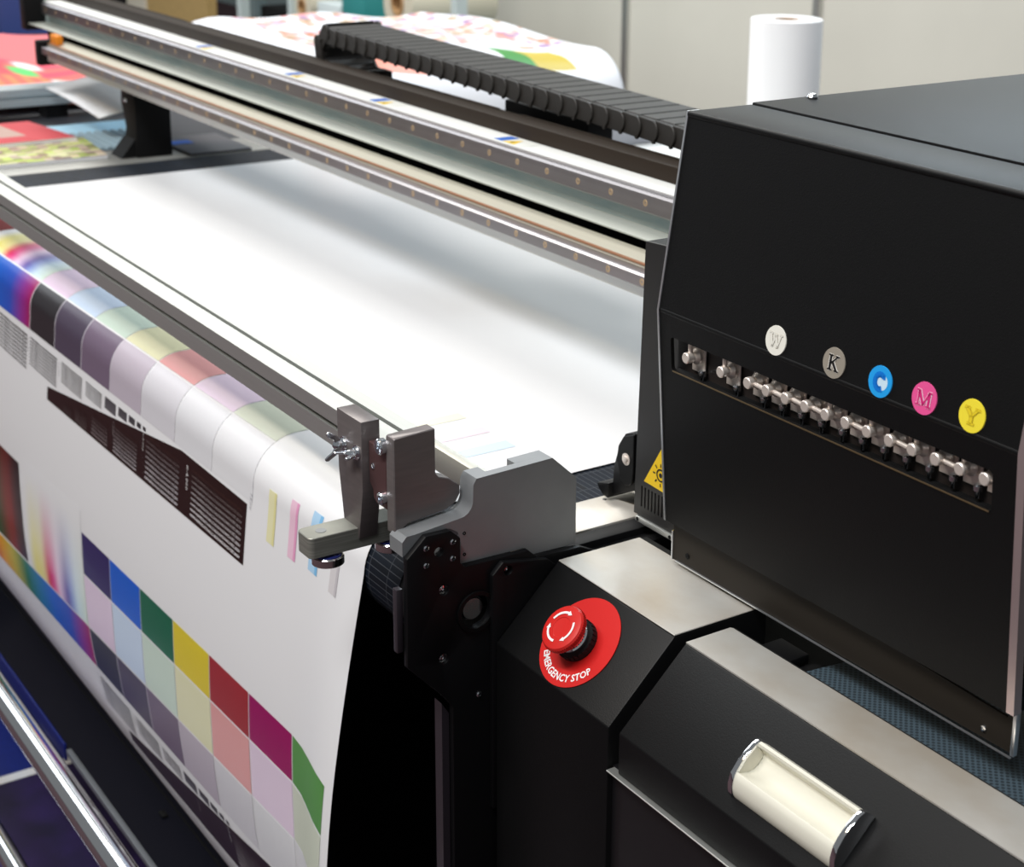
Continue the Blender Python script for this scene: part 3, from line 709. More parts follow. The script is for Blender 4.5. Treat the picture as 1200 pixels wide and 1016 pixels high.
# valves in the slot
b = MB(); b.box(-.916, -.584, .7215, .7235, 1.055, 1.105); b.build('slot_back_plate', mat('slot_brown', rgb(42, 36, 34), 0.5), ca)
b = MB(); b.px([(.7215, 1.062), (.712, 1.060), (.712, 1.055), (.7215, 1.055)], -.914, -.586); b.build('slot_floor', M_dark, ca)
xs = [-.8886, -.8494, -.8201, -.8006, -.7811, -.7614, -.7417, -.7228, -.7031, -.6834, -.6638, -.6442, -.6245, -.6050]
upst = [1, 1, 0, 0, 0, 0, 1, 0, 1, 0, 1, 0, 1, 0]
knob_m = None
vparts = {}
def valve(i, x, up):
    z0 = 1.0786 + (x + .8886) * .0160
    xv = x
    e = None
    def get(key, fn, m, dloc):
        if key not in vparts:
            bb = fn(); me = bpy.data.meshes.new(key); bb.bm.to_mesh(me); bb.bm.free(); me.materials.append(m)
            for p in me.polygons: p.use_smooth = True
            me.set_sharp_from_angle(angle=radians(35)); vparts[key] = me
        return vparts[key]
    def body():
        b = MB(); b.box(-.0075, .0075, .0095, .0110, -.0125, .0125, bevel=.0004, seg=1)
        b.lathe((0, .0095, 0), (0, -1, 0), [(.0060, 0), (.0060, .003), (.0048, .0045), (.0036, .006), (.0036, .0095)], 18)
        return b
    def knob():
        b = MB(); b.lathe((0, .004, 0), (0, -1, 0), [(.0034, 0), (.0041, .002), (.0041, .0062), (.0035, .0068), (0, .0068)], 20); return b
    def pin():
        b = MB(); b.lathe((0, 0, 0), (0, 0, 1), [(.0016, 0), (.0018, .002), (.0018, .0092), (.0012, .0098), (0, .0098)], 12); return b
    def nip():
        b = MB(); b.lathe((0, 0, 0), (0, 0, -1), [(.002, 0), (.0032, .001), (.0032, .004), (.0015, .0048), (.0015, .009), (0, .009)], 14); return b
    def mk(key, fn, m, loc, par, rot=None):
        o = bpy.data.objects.new(key, get(key, fn, m, None)); COL.objects.link(o); o.parent = par; o.location = loc
        if rot: o.rotation_euler = rot
        return o
    v = mk('valve', body, M_brass, Vector((xv, .7095, z0)) - WORLD_LOC['print_carriage'], ca)
    mk('valve_knob', knob, M_brass, (-.0005, 0, 0), v)
    mk('valve_pin', pin, M_brass, (-.0005, .002, .0032) if up else (.003, .002, -.0005), v, None if up else (0, radians(94), 0))
    mk('valve_nipple', nip, M_zinc, (.0060, .0085, -.0095), v)
for i, (x, u) in enumerate(zip(xs, upst)): valve(i, x, u)
# badges
def stroke(b, segs, w, o, n, d):
    for s in segs:
        x0, y0, x1, y1 = s[:4]; ww = w * (s[4] if len(s) > 4 else 1)
        dx, dy = x1 - x0, y1 - y0; l = hypot(dx, dy); px_, py_ = -dy / l * ww / 2, dx / l * ww / 2; ex, ey = dx / l * ww * .0, dy / l * ww * .0
        b.face([o + ux * a + upv * c + n * d for a, c in ((x0 + px_ - ex, y0 + py_ - ey), (x0 - px_ - ex, y0 - py_ - ey), (x1 - px_ + ex, y1 - py_ + ey), (x1 + px_ + ex, y1 + py_ + ey))])
LET = {
 'W': [(-.9, .8, -.45, -.8), (-.45, -.8, 0, .6, .6), (0, .6, .45, -.8), (.45, -.8, .9, .8, .6), (-1.2, .8, -.5, .8, .5), (-.3, .75, .3, .75, .5), (.6, .8, 1.2, .8, .5)],
 'K': [(-.5, -.85, -.5, .85), (-.4, -.1, .55, .8, .55), (-.15, .1, .6, -.85), (-.85, .85, -.15, .85, .5), (-.85, -.85, -.15, -.85, .5), (.25, .85, .85, .85, .5), (.25, -.85, .95, -.85, .5)],
 'C': [(.75 * cos(radians(a)), .85 * sin(radians(a)), .75 * cos(radians(a + 24)), .85 * sin(radians(a + 24)), 1.15) for a in range(48, 300, 21)] + [(.55, .8, .62, .35, .6)],
 'M': [(-.75, -.8, -.75, .8, .6), (-.75, .8, 0, -.7), (0, -.7, .75, .8, .6), (.75, .8, .75, -.8), (-1.1, .8, -.6, .8, .5), (.6, .8, 1.1, .8, .5), (-1.1, -.8, -.4, -.8, .5), (.4, -.8, 1.1, -.8, .5)],
 'Y': [(-.75, .8, 0, -.05), (.75, .8, 0, -.05, .7), (0, 0, 0, -.85), (-1.1, .8, -.3, .8, .55), (.35, .8, 1.1, .8, .55), (-.5, -.85, .5, -.85, .55)]}
specs = [('W', -.7920, .0102, rgb(238, 236, 226), rgb(196, 190, 178), rgb(236, 234, 224)), ('K', -.7355, .0103, rgb(150, 142, 130), rgb(232, 228, 220), rgb(22, 20, 20)), ('C', -.6935, .0099, rgb(30, 160, 235), rgb(0, 118, 214), rgb(0, 118, 214)), ('M', -.6560, .0102, rgb(236, 86, 152), rgb(246, 206, 226), rgb(214, 40, 120)), ('Y', -.6178, .0108, rgb(246, 226, 60), rgb(206, 180, 40), rgb(234, 208, 40))]
for L_, x, v, c0, c1, c2 in specs:
    o_ = V0 + ux * x + upv * (v + .0002)
    b = MB(); b.lathe(o_, nup, [(.0102, 0), (.0100, .0006), (0, .0006)], 40)
    bd = b.build('badge', mat('badge_' + L_, c0, 0.4), ca); tag(bd, 'round badge lettered %s' % L_)
    k = .0056
    if L_ == 'C':
        b = MB(); b.lathe(o_ + nup * .0006 + ux * .0013, nup, [(.0052, 0), (.0052, .00005), (0, .00005)], 28); b.build('badge_centre', mat('badge_centre', rgb(205, 232, 248), 0.4), bd)
    segs = [tuple(t * k for t in s[:4]) + tuple(s[4:]) for s in LET[L_]]
    b = MB(); stroke(b, segs, .0033 if L_ != 'W' else .0028, o_, nup, .0008); b.build('letter_outline', mat('badge_outline_' + L_, c1, 0.4), bd, smooth=0)
    if L_ != 'C':
        b = MB(); stroke(b, segs, .0020, o_, nup, .001); b.build('letter', mat('badge_letter_' + L_, c2, 0.4), bd, smooth=0)

# UV lamp housing left of the carriage
uvh = thing('lamp_housing', (-.96, .83, .905), 'narrow black lamp housing with vents and yellow warning triangle left of the carriage', 'machine part')
vents = []
vx = [(-.9880 + .0045 * i) for i in range(8)]
outl = [(-.9972, .9105), (-.9215, .9105), (-.9215, 1.143), (-.9905, 1.1385)]
b = MB(); b.py(outl, .745, .7475, holes=[[(x, .919), (x + .0018, .919), (x + .0018, .9368), (x, .9368)] for x in vx]); b.build('front_plate', mat('black_housing', rgb(34, 33, 33), 0.38, spec=0.5), uvh)
b = MB(); b.py([(-.9965, .9110), (-.9215, .9110), (-.9215, 1.1425), (-.9900, 1.1380)], .752, .878); b.build('housing_body', M_dark, uvh)
b = MB(); b.py([(-.9972, .9105), (-.9962, .9105), (-.9895, 1.138), (-.9905, 1.1385)], .7475, .878); b.py([(-.9905, 1.1370), (-.9215, 1.1415), (-.9215, 1.143), (-.9905, 1.1385)], .7475, .878); b.build('housing_shell', M_black, uvh)
b = MB(); b.box(-.9885, -.948, .7482, .7515, .918, .938); tag(b.build('vent_backing', mat('copper_fins', rgb(150, 108, 88), 0.4, metal=0.5), uvh), 'coppery fins behind the vents')
b = MB(); b.py([(-.9836, .9425), (-.9386, .9405), (-.9606, .9790)], .7442, .7449)
tri = b.build('warning_triangle', M_yellowprint, uvh); tag(tri, 'yellow radiation warning triangle with black sun symbol')
sy, sz, sxx = .7440, .9545, -.9618
b = MB(); b.ring((sxx, sy, sz), (0, -1, 0), [(.0042, 0), (.0054, 0), (.0054, .0002), (.0042, .0002)], 28); b.lathe((sxx, sy, sz), (0, -1, 0), [(.002, 0), (.002, .0002), (0, .0002)], 10)
for a in range(0, 360, 45):
    c_, s_ = cos(radians(a)), sin(radians(a))
    b.face([(sxx + c_ * .0068 - s_ * .0006, sy - .0002, sz + s_ * .0068 + c_ * .0006), (sxx + c_ * .0068 + s_ * .0006, sy - .0002, sz + s_ * .0068 - c_ * .0006), (sxx + c_ * .0098 + s_ * .0006, sy - .0002, sz + s_ * .0098 - c_ * .0006), (sxx + c_ * .0098 - s_ * .0006, sy - .0002, sz + s_ * .0098 + c_ * .0006)])
b.build('sun_symbol', M_blackprint, tri)
b = MB(); b.box(-.9925, -.9235, .7430, .7480, .9055, .9100, bevel=.0005); tag(b.build('bottom_strip', M_alu, uvh), 'bare aluminium strip under the housing')
for x in (-.9895, -.9465):
    b = MB(); b.lathe((x, .7430, .9078), (0, -1, 0), [(.0016, 0), (.0016, .0004), (0, .0002)], 10); b.build('screw', M_dark, uvh)

fl = thing('sensor_flap', (-1.03, .765, .902), 'small black flap with a brass screw between belt end and lamp housing', 'bracket')
b = MB(); b.py([(-1.0392, .9535), (-1.0318, .9642), (-1.0171, .9690), (-.9980, .9690), (-.9980, .9180), (-1.0187, .9177), (-1.0488, .9035), (-1.0473, .930)], .760, .792, bevel=.001); b.build('flap_plate', M_black2, fl)
b = MB(); b.py([(-1.0379, .9525), (-1.0310, .9625), (-1.0165, .9685), (-1.0165, .935)] + arc(-1.0265, .930, .0095, 0, -180, 8)[1:] + [(-1.0400, .940)], .7575, .760, bevel=.0006, seg=1); b.build('flap_tab', M_black, fl)
b = MB(); b.lathe((-1.0262, .7575, .9440), (0, -1, 0), [(.0052, 0), (.0052, .0006), (.0032, .0006), (.0028, .0022), (0, .0026)], 20); b.build('screw', M_brass, fl)
b = MB(); b.py([(-1.0640, .9110), (-1.0470, .9160), (-1.0470, .9030), (-1.0490, .9018), (-1.0560, .9030), (-1.0620, .9070)], .755, .785, bevel=.001); b.build('flap_scoop', M_black, fl)

# ------------------------------------------------------------------ right-hand cabinets
cab = thing('stop_cabinet', (-.9, .66, 0), 'black cabinet with steel top carrying the red emergency stop', 'machine cabinet')
sec = [(.5985, .1), (.5985, .8455), (.6545, .8995), (.74, .8995), (.74, .1)]
b = MB(); b.px(sec, -.9726, -.8245, bevel=.0012); b.build('body', M_black, cab)
b = MB(); b.box(-.972, -.825, .6548, .7325, .8996, .9008, bevel=.0004, seg=1); b.build('steel_top', M_plate, cab)
b = MB(); b.box(-.96, -.83, .61, .73, 0, .1); b.build('plinth', M_dark, cab)
cab2 = thing('drawer_cabinet', (-.5, .66, 0), 'black cabinet with steel top and recessed cream handle at bottom right', 'machine cabinet')
XC, XD = -.8128, -.10
sec2 = [(.5990, .815), (.5990, .8470), (.6550, .8995), (.70, .8995), (.70, .86), (.74, .86), (.74, .815)]
b = MB(); b.px(sec2, XC, XD, bevel=.0012); b.build('drawer_front', M_black, cab2)
b = MB(); b.px([(.6030, .1), (.6030, .8145), (.74, .8145), (.74, .1)], -.8244, XD); b.build('lower_body', mat('black_lower', rgb(18, 17, 19), 0.4), cab2)
b = MB(); b.box(-.822, XD, .5955, .603, .8135, .8148, bevel=.0004, seg=1); tag(b.build('drawer_rail', M_alu, cab2), 'thin bright rail below the drawer front')
b = MB(); b.px([(.6553, .8996), (.6553, .9008), (.695, .9008), (.699, .8990), (.700, .896), (.6985, .896), (.6945, .8996)], XC + .0005, XD); b.build('steel_top', M_plate, cab2)
b = MB(); b.box(XC + .02, XD - .02, .62, .73, 0, .1); b.build('plinth', M_dark, cab2)
# rear trough and perforated strip
b = MB(); b.box(-.9720, XD, .741, 1.3, .84, .862); b.box(-.80, XD, .7005, .741, .861, .878)
tr = b.build('capping_trough', M_dark); tag(tr, 'dark trough behind the steel tops under the carriage', 'machine part')
M_perf = bpy.data.materials.new('perforated_mat'); M_perf.use_nodes = True
def _perf():
    nt = M_perf.node_tree; bs = nt.nodes['Principled BSDF']; tc = nt.nodes.new('ShaderNodeTexCoord'); mp = nt.nodes.new('ShaderNodeMapping')
    mp.inputs['Rotation'].default_value = (0, 0, radians(45))
    nt.links.new(tc.outputs['Object'], mp.inputs['Vector'])
    vo = nt.nodes.new('ShaderNodeTexVoronoi'); vo.voronoi_dimensions = '2D'; vo.inputs['Scale'].default_value = 290; vo.inputs['Randomness'].default_value = 0.0
    nt.links.new(mp.outputs[0], vo.inputs['Vector'])
    r = nt.nodes.new('ShaderNodeValToRGB'); r.color_ramp.elements[0].position = .28; r.color_ramp.elements[1].position = .42
    r.color_ramp.elements[0].color = rgb(30, 40, 47); r.color_ramp.elements[1].color = rgb(64, 80, 90)
    nt.links.new(vo.outputs['Distance'], r.inputs[0]); nt.links.new(r.outputs[0], bs.inputs['Base Color']); bs.inputs['Roughness'].default_value = .6
_perf()
edge = []
for i in range(41):
    x = -.76 + .6 * i / 40
    y = .7045 + .006 * max(0, 1 - abs(x + .565) / .055) ** .8
    edge.append((x, y))
b = MB(); b.pz(edge + [(-.16, .82), (-.74, .82), (-.752, .76)], .8785, .8835); tag(b.build('perforated_mat', M_perf), 'blue-grey perforated rubber mat under the carriage edge', 'mat')
b = MB(); b.box(-.802, -.772, .7015, .735, .8785, .886, bevel=.001); cm = b.build('mat_clip', M_black2); tag(cm, 'small dark metal clip with a screw behind the steel top', 'clip')
WORLD_LOC[cm.name] = Vector(cm.location)
b = MB(); b.lathe((-.782, .708, .886), (0, 0, 1), [(.004, 0), (.004, .001), (.002, .0012), (0, .0006)], 14); b.build('screw', M_bracket, cm)

# chamfer plane frame
c0 = Vector((0, .6545, .9)); dch = Vector((0, -.056, -.0545)).normalized(); nch = Vector((0, -.6974, .7166)).normalized()
def CH(x, v, n=0): return c0 + ux * x + dch * v + nch * n
es = thing('emergency_stop', CH(-.898, .0413, 0), 'red mushroom emergency stop button on its round red label', 'button')
ce = CH(-.898, .0413, .0)
b = MB(); b.lathe(ce, nch, [(.0362, 0), (.0362, .0008), (0, .0008)], 72); lab = b.build('label_disc', M_redlabel, es)
b = MB(); b.lathe(ce + nch * .0008, nch, [(.0158, 0), (.0162, .002), (.0155, .006), (.0128, .007)], 40); b.build('base_collar', M_rubber, es)
b = MB()
for i in range(26):
    a = 2 * pi * i / 26; r0 = ux * cos(a) + dch * sin(a)
    t = -ux * sin(a) + dch * cos(a)
    b.prism([(-.0011, -.001), (.0011, -.001), (.0011, .0012), (-.0011, .0012)], ce + nch * .0025 + r0 * .0152, t, r0, nch, .0045)
b.build('collar_teeth', M_rubber, es)
b = MB(); b.lathe(ce + nch * .0075, nch, [(.0128, 0), (.0128, .002), (.0118, .003), (.0118, .006)], 40); b.build('chrome_neck', M_chrome, es)
b = MB(); b.lathe(ce + nch * .0128, nch, [(.0118, 0), (.0118, .004)], 36); b.build('red_neck', M_red, es)
b = MB(); b.lathe(ce + nch * .0165, nch, [(.0118, 0), (.0172, .0008), (.0182, .002), (.0182, .0058), (.0172, .0072), (.013, .0080), (.0080, .0080), (.0077, .0076), (.0, .0073)], 64); bt = b.build('button_head', M_red, es)
b = MB()
for i in range(60):
    a = 2 * pi * i / 60; r0 = ux * cos(a) + dch * sin(a); t = -ux * sin(a) + dch * cos(a)
    b.prism([(-.0004, -.0004), (.0004, -.0004), (.0002, .0004), (-.0002, .0004)], ce + nch * .0186 + r0 * .0182, t, r0, nch, .0035)
b.build('knurling', M_red, bt)
top = ce + nch * .0249
def arrow(a0, a1):
    b = MB(); n = 14; ri, ro = .0106, .0124
    P2 = lambda r, a: top + (ux * cos(radians(a)) + dch * sin(radians(a))) * r
    ae = a1 - (a1 - a0) * .2
    for i in range(n):
        p, q = a0 + (ae - a0) * i / n, a0 + (ae - a0) * (i + 1) / n
        w = .55 + .45 * i / n
        rm = (ri + ro) / 2; h = (ro - ri) / 2
        b.face([P2(rm - h, p), P2(rm + h, p), P2(rm + h, q), P2(rm - h, q)])
    rm = (ri + ro) / 2
    b.face([P2(rm - .002, ae), P2(rm + .002, ae), P2(rm, a1)])
    b.build('arrow', M_whiteprint, bt, smooth=0)
# angles measured with x to the right, v down the slope
for a0 in (190, 318, 78): arrow(a0, a0 + 92)
# lettering on the label
b = MB()
word = 'EMERGENCY STOP'
vs, fs = text2d(word, .0078, res=2, bold=.00018)
wm = max(v[0] for v in vs); A0, A1 = 142, 24; Rt = .0318
for f in fs:
    q = []
    for i in f:
        tx, ty = vs[i]; a = radians(A0 + (A1 - A0) * tx / wm); r = Rt - ty
        q.append(ce + nch * .00095 + (ux * cos(a) + dch * sin(a)) * r)
    b.face(q)
b.build('lettering', M_whiteprint, lab, smooth=0)

# recessed handle
hd = thing('recessed_handle', CH(-.652, .045, 0), 'cream recessed grip handle with chrome end caps on the black drawer front', 'handle')
hp = [(.0650, 0), (.0642, .004), (.0610, .0095), (.0565, .0140), (.0525, .0162), (.0516, .0160), (.0500, .0120), (.0470, .0060), (.0430, .0022), (.0390, .0010), (.0345, .0012), (.0318, .0035), (.0310, .0090), (.0305, .0135), (.0290, .0152), (.0270, .0135), (.0258, .006), (.0254, 0)]
hp = [(a_, h_ * .78) for a_, h_ in hp]
b = MB(); b.prism(hp, CH(-.6985, 0), dch, nch, ux, .0905); b.build('grip_shell', M_cream, hd)
cap = [(.0655, 0), (.0648, .006), (.0605, .0120), (.0540, .0168), (.0460, .0184), (.0380, .0180), (.0310, .0166), (.0265, .0140), (.0250, .006), (.0248, 0)]
cap = [(a_, h_ * .78) for a_, h_ in cap]
for x in (-.7030, -.6080):
    b = MB(); b.prism(cap, CH(x, 0), dch, nch, ux, .0045, bevel=.0008); tag(b.build('end_cap', M_chrome, hd), 'shiny chrome end cap')
    b = MB(); xx = x + (.0045 if x < -.65 else -.0008)
    inn = [(.0505, .0015)] + [(.0505 - .019 * t / 8, .0134 - .0011 * abs(t - 4) / 4) for t in range(9)] + [(.0315, .0015)]
    b.prism(inn, CH(xx, 0), dch, nch, ux, .0008); b.build('cap_lining', M_cream, hd)

# ------------------------------------------------------------------ chrome bars lower left
cbars = []
def chrome_bar(y, z, r, x0, x1, label):
    t = thing('chrome_bar', (-1.5, y, z), label, 'bar', 'chrome bars')
    b = MB(); b.cyl((x0, y, z), (x1, y, z), r, 40); b.build('tube', M_chrome, t)
    b = MB(); b.box(x1 - .012, x1 - .002, y - .018, .56, z - .02, z + .02, bevel=.003); b.box(x1 - .012, x1 - .002, .535, .575, .205, z + .02, bevel=.003); b.build('end_arm', M_black2, t)
    b = MB(); b.box(x0 + .002, x0 + .012, y - .018, .56, z - .02, z + .02, bevel=.003); b.box(x0 + .002, x0 + .012, .535, .575, .205, z + .02, bevel=.003); b.build('end_arm', M_black2, t)
chrome_bar(.450, .4150, .0155, -2.65, -1.0, 'polished chrome bar nearest the hanging print, lower left')
chrome_bar(.415, .2640, .012, -2.65, -1.0, 'second chrome bar, cut by the bottom left corner')
b = MB(); b.box(-3.2, -2.36, .3, .75, .0005, .004); tag(b.build('blue_mat', mat('blue_carpet', rgb(8, 32, 118), 0.6, noise=0.1, nscale=200)), 'bright blue floor mat below the chrome bars', 'mat')
b = MB(); b.box(-2.36, -1.0, .3, .75, .0005, .004); tag(b.build('purple_mat', mat('purple_carpet', rgb(46, 26, 84), 0.6, color2=rgb(26, 15, 52), nscale=12)), 'dark purple floor mat below the chrome bars', 'mat')
b = MB(); b.box(-2.372, -2.352, .3, .75, .0042, .0052); tag(b.build('tape_strip', M_whiteprint), 'white tape strip between blue and purple floor mats', 'tape')

# ------------------------------------------------------------------ things on the far left extension table
ft = thing('extension_table', (-3.2, 1.0, 0), 'dark low table at the far end carrying printed sample boards', 'table')
b = MB(); b.box(-3.60, -2.73, .45, 1.22, .86, .893, bevel=.002); b.build('tabletop', mat('dark_top', rgb(48, 50, 56), 0.5), ft)
for x in (-3.5, -2.83):
    for y in (.55, 1.15):
        b = MB(); b.box(x - .03, x + .03, y - .03, y + .03, 0, .86); b.build('leg', M_black2, ft)
def board(name, pts, z0, t, colf, label, cat='board', n=16, side=None):
    """flat quad board with a printed top"""
    th = thing(name, (sum(p[0] for p in pts) / 4, sum(p[1] for p in pts) / 4, z0), label, cat, 'printed sample boards' if name == 'printed_board' else None)
    b = MB(); b.pz(pts, z0, z0 + t); b.build('core', side or M_paper, th)
    A, B, C, D = [Vector((p[0], p[1], z0 + t + .0004)) for p in pts]
    b = MB()
    for i in range(n):
        for j in range(n):
            q = []
            for (a, c) in ((i, j), (i + 1, j), (i + 1, j + 1), (i, j + 1)):
                u, v = a / n, c / n; q.append((A * (1 - u) + B * u) * (1 - v) + (D * (1 - u) + C * u) * v)
            b.face(q, colf((i + .5) / n, (j + .5) / n))
    b.build('print', M_art, th, smooth=0)
    return th
rnd = random.Random(3)
def mosaic(cols):
    r = random.Random(11)
    tab = {}
    def f(u, v):
        k = (int(u * 20), int(v * 20))
        if k not in tab: tab[k] = r.choice(cols)
        return tab[k]
    return f
board('printed_board', [(-2.662, .60), (-2.655, .888), (-2.83, .905), (-2.83, .60)], .8996, .006, mosaic([rgb(190, 205, 110), rgb(160, 180, 80), rgb(205, 185, 160), rgb(120, 105, 90), rgb(215, 205, 180), rgb(150, 120, 110)]), 'sample board printed with a green and beige mosaic', n=20)
board('printed_board', [(-2.80, .60), (-2.80, .885), (-2.99, .86), (-2.99, .60)], .9060, .006, lambda u, v: rgb(200, 70, 78) if (v < .3 or u > .8) else mosaic([rgb(150, 120, 120), rgb(190, 160, 150), rgb(120, 110, 130)])(u, v), 'sample board printed red with a mottled grey picture, behind the green one', n=18)
board('blue_sheet', [(-2.85, .91), (-2.85, 1.03), (-3.0, 1.05), (-3.0, .88)], .8935, .004, lambda u, v: rgb(176, 216, 236), 'pale blue sheet lying behind the red sample board', n=3)
cg = thing('corrugated_board', (-2.77, .96, .8976), 'grey corrugated plastic board beside the black support block', 'board')
for i in range(9):
    b = MB(); y = .885 + i * .0145
    b.px([(y, .8976), (y + .002, .903), (y + .009, .903), (y + .011, .8976)], -2.89, -2.735); b.build('rib', mat('grey_corrugated', rgb(150, 172, 182), 0.4), cg)
b = MB(); b.box(-2.76, -2.605, 1.01, 1.12, .8998, .9045, bevel=.003); o = b.build('dark_tray', mat('grey_tray', rgb(84, 86, 92), 0.4)); tag(o, 'dark grey flat tray with a blue mark right of the support block', 'tray')
WORLD_LOC[o.name] = Vector(o.location)
b = MB(); b.box(-2.72, -2.69, 1.013, 1.05, .9046, .9052); b.build('blue_mark', M_blueprint, o)
pb = thing('far_profile_bar', (-3.1, .85, .893), 'grey slotted aluminium bar lying across the far left end', 'bar')
b = MB()
zz0, zz1 = .918, .952
pp = [(-3.165, zz0), (-3.105, zz0), (-3.105, zz0 + .013), (-3.111, zz0 + .013), (-3.111, zz0 + .019), (-3.105, zz0 + .019), (-3.105, zz1), (-3.131, zz1), (-3.131, zz1 - .006), (-3.137, zz1 - .006), (-3.137, zz1), (-3.165, zz1)]
b.py(pp, .30, 1.085, bevel=.001, seg=1); b.build('profile', mat('grey_alu', (0.62, 0.68, 0.7, 1), 0.4, metal=0.6), pb)
for y in (.5, .95):
    b = MB(); b.box(-3.16, -3.11, y - .02, y + .02, .893, zz0); b.build('riser', M_black2, pb)

# draped print with strawberries, far left
def drape(name, x0, x1, y0, y1, zf, colf, label, nx, ny, mt=None, cat='cloth'):
    b = MB(); g = [[Vector((x0 + (x1 - x0) * i / nx, y0 + (y1 - y0) * j / ny, zf(i / nx, j / ny))) for j in range(ny + 1)] for i in range(nx + 1)]
    for i in range(nx):
        for j in range(ny):
            b.face([g[i][j], g[i + 1][j], g[i + 1][j + 1], g[i][j + 1]], [colf((i + a) / nx, (j + c) / ny) for a, c in ((0, 0), (1, 0), (1, 1), (0, 1))])
    bmesh.ops.remove_doubles(b.bm, verts=b.bm.verts, dist=1e-5)
    o = b.build(name, mt or M_art, None, smooth=60)
    sm = o.modifiers.new('thickness', 'SOLIDIFY'); sm.thickness = .002
    return tag(o, label, cat)
def strawcol(u, v):
    if u > .80 and v > .43 + .05 * sin(u * 40): return rgb(238, 240, 240)
    if hypot((u - .745) / .05, (v - .40) / .06) < 1: return rgb(100, 196, 110)
    if hypot((u - .66) / .045, (v - .46) / .05) < 1: return rgb(236, 226, 228)
    if hypot((u - .70) / .12, (v - .22) / .15) < 1: return rgb(200, 84, 92)
    if u > .79: return rgb(226, 118 + int(24 * sin(v * 90)), 92)
    if u > .60: return rgb(216, 92 + int(20 * sin(u * 70 + v * 30)), 100)
    return rgb(214, 116, 118)
bd = thing('sample_bench', (-3.75, .9, 0), 'low bench at far left under the strawberry print', 'table')
b = MB(); b.box(-4.25, -3.63, .80, 1.28, .80, .905, bevel=.003); b.build('benchtop', M_black2, bd)
for x in (-4.15, -3.73):
    for y in (.88, 1.2):
        b = MB(); b.box(x - .03, x + .03, y - .03, y + .03, 0, .80); b.build('leg', M_black2, bd)
drape('strawberry_print', -4.2, -3.18, .78, 1.30, lambda u, v: .925 + .03 * sin(u * 3) * (1 - v) + .018 * sin(v * 5 + u * 2) - .03 * max(0, u - .85) * 5 * .3, strawcol, 'printed sheet with large red strawberries draped at the far left', 70, 50)
drape('white_sheet', -3.09, -2.80, .925, 1.045, lambda u, v: .954 + .022 * v - .012 * u * u, lambda u, v: rgb(238, 240, 242), 'white paper sheet curling beneath the far rail', 8, 6, cat='paper')

# draped print table behind the gantry
dt = thing('display_table', (-3.15, 1.66, 0), 'table behind the beam hidden under a white printed cloth', 'table')
b = MB(); b.box(-3.50, -2.80, 1.36, 1.93, .94, .985); b.build('tabletop', M_black2, dt)
for x in (-3.42, -2.88):
    for y in (1.44, 1.85):
        b = MB(); b.box(x - .025, x + .025, y - .025, y + .025, 0, .94); b.build('leg', M_black2, dt)
def cloth():
    b = MB(); nu, nv = 110, 80
    r = random.Random(5)
    blobs = [(r.uniform(0, 1), r.uniform(.05, 1), r.uniform(.012, .026), r.choice([rgb(200, 130, 100), rgb(226, 190, 170), rgb(160, 130, 170), rgb(214, 150, 150), rgb(190, 190, 214), rgb(170, 150, 120)])) for _ in range(520)]
    def P(u, v):
        # u along X (0 far left .. 1 right drop), v along Y (0 front drop .. 1 back)
        X = -3.54 + u * .98; z = 1.0; 
        Lx = .74
        if u > .74:
            t = (u - .74) / .26; X = -3.54 + .74 * .98 + .10 * sin(min(t * 2.2, 1) * pi / 2) + .03 * t + .012 * sin(v * 16) * t; z -= .10 * (1 - cos(min(t * 2.2, 1) * pi / 2)) + max(0, t - .4545) * .95
        Y = 1.33 + v * .64
        if v < .2:
            t = (.2 - v) / .2; Y = 1.33 + .128 - .12 * sin(min(t * 2.5, 1) * pi / 2) - .01 * sin(u * 26) * t; z -= .06 * (1 - cos(min(t * 2.5, 1) * pi / 2)) + max(0, t - .4) * .7
        z += .008 * sin(u * 9 + v * 5) + .006 * sin(v * 13)
        return Vector((X, Y, max(z, .15)))
    def colr(u, v):
        c = rgb(236, 237, 242)
        if u < .66 and v > .22:
            for bu, bv, br_, bc in blobs:
                if abs(u / .66 - bu) < br_ * 1.3 and abs(v - bv) < br_ * .8: c = bc
        if .70 < u < .79 and .62 < v < .86:
            t = (v - .60) / .20; c = tuple(a + (b2 - a) * t for a, b2 in zip(rgb(40, 130, 50), rgb(190, 170, 50))[:]) if False else (rgb(50, 135, 50) if v < .72 else rgb(190, 168, 50))
        if v < .12 and .05 < u < .58: c = rgb(226, 150, 130) if u > .38 else rgb(236, 200, 186)
        if .66 < u < .79 and v < .48 - 2.5 * max(0, u - .75): c = rgb(232, 150, 130) if v > .16 else rgb(234, 170, 152)
        return c
    for i in range(nu):
        for j in range(nv):
            b.face([P((i + a) / nu, (j + c) / nv) for a, c in ((0, 0), (1, 0), (1, 1), (0, 1))], colr((i + .5) / nu, (j + .5) / nv))
    bmesh.ops.remove_doubles(b.bm, verts=b.bm.verts, dist=1e-5)
    o = b.build('printed_cloth', M_art, None, smooth=60)
    sm = o.modifiers.new('thickness', 'SOLIDIFY'); sm.thickness = .002
    return tag(o, 'white cloth with faint colourful print and a green-yellow patch draped behind the cable chain', 'cloth')
cloth()
